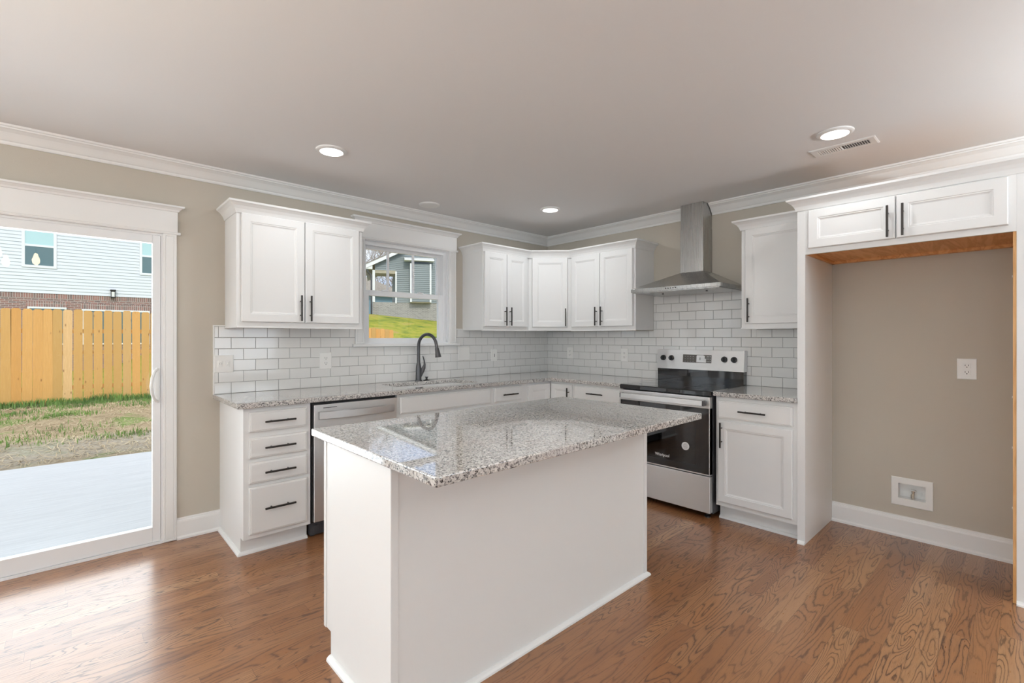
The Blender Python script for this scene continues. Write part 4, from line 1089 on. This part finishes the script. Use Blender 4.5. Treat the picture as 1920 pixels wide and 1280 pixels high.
b = MB(); b.hexa([(-.44, -.35, 5.60), (4.80, -.35, 8.24), (4.80, 8.3, 8.24), (-.44, 8.3, 5.60), (-.44, -.35, 5.66), (4.80, -.35, 8.30), (4.80, 8.3, 8.30), (-.44, 8.3, 5.66)])
b.hexa([(4.80, -.35, 8.24), (10.04, -.35, 5.60), (10.04, 8.3, 5.60), (4.80, 8.3, 8.24), (4.80, -.35, 8.30), (10.04, -.35, 5.66), (10.04, 8.3, 5.66), (4.80, 8.3, 8.30)])
G(b, 'roof', M['roof'])
b = MB(); siding(b, 2.28, 3.42, 3.47, 5.75, -.42, .118, .030); b.box(2.26, 3.44, -.40, 0, 3.45, 5.75)
G(b, 'bay', M['siding_grey'])
b = MB()
for x in (2.19, 3.36): b.box(x, x + .10, -.47, 0, 3.43, 5.77)
G(b, 'bay_corner_board', M['trim'])
b = MB(); b.box(1.33, 1.42, -.05, .02, 3.36, 5.30); b.box(3.95, 4.02, -.05, .01, 3.42, 7.2); G(b, 'corner_board', M['trim'])
b = MB(); b.hexa([(1.85, -.62, 5.93), (3.62, -.62, 5.93), (3.62, 0, 5.93), (1.85, 0, 5.93), (1.85, -.62, 6.01), (3.62, -.62, 6.01), (3.62, 0, 6.20), (1.85, 0, 6.20)]); G(b, 'bay_roof', M['trim'])
b = MB(); b.box(2.24, 3.40, -.41, 0, 3.41, 3.46); G(b, 'bay_underside', M['porch_tan'])
b = MB(); b.tube([(-.30, -.24, 5.36), (-.25, -.2, 5.18), (-.10, -.10, 5.04), (-.06, -.08, 4.85), (-.06, -.08, 2.45)], .05, 8); G(b, 'downspout', M['dark'])

# far brown-roofed house left of it
fb = (16, 40, 2.9)
n = thing('neighbour_house', 'distant low house with a brown roof beyond the grey house porch', 'house', fb)
b = MB(); b.box(11.0, 21, 40, 46, 2.3, 5.75); b.bm.faces.ensure_lookup_table(); N(b, 'wall', M['bluewall'], n, fb)
b = MB(); b.hexa([(10.5, 39.5, 5.7), (21.5, 39.5, 5.7), (21.5, 46.5, 5.7), (10.5, 46.5, 5.7), (10.9, 42.8, 8.0), (17.0, 42.8, 8.0), (17.0, 43.2, 8.0), (10.9, 43.2, 8.0)]); N(b, 'roof', M['roof'], n, fb)
b = MB(); b.box(10.5, 21.5, 39.4, 39.5, 5.45, 5.72); N(b, 'fascia', M['dark'], n, fb)
b = MB(); b.box(12, 20.5, 39.9, 40, 2.6, 3.2); N(b, 'porch_wall', M['trim'], n, fb)

# conical evergreen
t = thing('evergreen_shrub', 'small dark green conical evergreen left of the grey house corner', 'shrub', (12.1, 31.3, gz(12.1, 31.3)))
bm = bmesh.new(); rnd = random.Random(3)
for _ in range(2600):
    z = rnd.random() ** 1.2 * 2.3; rad = .62 * (1 - z / 2.35) ** .8 * rnd.uniform(.7, 1.05); a = rnd.uniform(0, 6.283); c_ = Vector((rad * math.cos(a), rad * math.sin(a), z + .08))
    d1 = Vector((rnd.gauss(0, 1), rnd.gauss(0, 1), rnd.gauss(0, 1))).normalized() * .07; d2 = Vector((rnd.gauss(0, 1), rnd.gauss(0, 1), rnd.gauss(0, 1))).normalized() * .05
    bm.faces.new([bm.verts.new(c_ - d1), bm.verts.new(c_ + d2), bm.verts.new(c_ + d1), bm.verts.new(c_ - d2)])
me = bpy.data.meshes.new('foliage'); bm.to_mesh(me); bm.free(); me.materials.append(M['leaf']); o = bpy.data.objects.new('foliage', me); COL.objects.link(o); o.parent = t
b = MB(); b.tube([(0, 0, -.1), (0, 0, 1.6)], [.06, .02], 8); b.build('trunk', M['bark'], t)

# bare trees behind
def tree_mesh(seed, hh):
    rn = random.Random(seed); b = MB()
    def grow(p, d, L, r_, lv):
        pts = [p]; rr = [r_]; n_ = 4; q = p; dd = d
        for k in range(n_):
            dd = (dd + Vector((rn.gauss(0, .10), rn.gauss(0, .10), rn.gauss(0, .06) + .03))).normalized(); q = q + dd * L / n_; pts.append(q); rr.append(r_ * (1 - .6 * (k + 1) / n_))
        b.tube(pts, rr, 5 if lv else 7, cap=False)
        if lv >= 4: return
        nb = (7, 5, 4, 3)[lv]
        for k in range(nb):
            i_ = rn.randint(1 if lv else 2, n_); s_ = pts[i_]; a = rn.uniform(0, 6.283)
            side = Vector((math.cos(a), math.sin(a), rn.uniform(.1, .7))).normalized()
            grow(s_, (dd * .55 + side * .75).normalized(), L * rn.uniform(.42, .62), rr[i_] * .55 + .002, lv + 1)
    grow(Vector((0, 0, -.2)), Vector((0, 0, 1)), hh, hh * .013, 0)
    bmesh.ops.recalc_face_normals(b.bm, faces=b.bm.faces); me = bpy.data.meshes.new('bare_tree'); b.bm.to_mesh(me); b.bm.free(); me.materials.append(M['bark']); return me
TM = [tree_mesh(s_, 7.5) for s_ in (1, 2, 3)]
rt = random.Random(11)
for k in range(11):
    y = 34 + rt.random() * 24; u = rt.uniform(-.335, -.215)   # line of slopes seen from the kitchen
    a_ = (y + 3.718) / (.734 - u * .679); x = -3.985 + a_ * (.679 + u * .734)
    if 10 < x < 21.6 and 38.5 < y < 47: y = 49 + rt.random() * 4; a_ = (y + 3.718) / (.734 - u * .679); x = -3.985 + a_ * (.679 + u * .734)
    o = bpy.data.objects.new('bare_tree', TM[k % 3]); COL.objects.link(o); o.location = (x, y, gz(x, y)); o.rotation_euler = (0, 0, rt.uniform(0, 6.28)); s_ = rt.uniform(.85, 1.25); o.scale = (s_, s_, s_)
    tag(o, 'bare leafless tree in the wood behind the grey house', 'tree', 'bare trees behind the grey house')
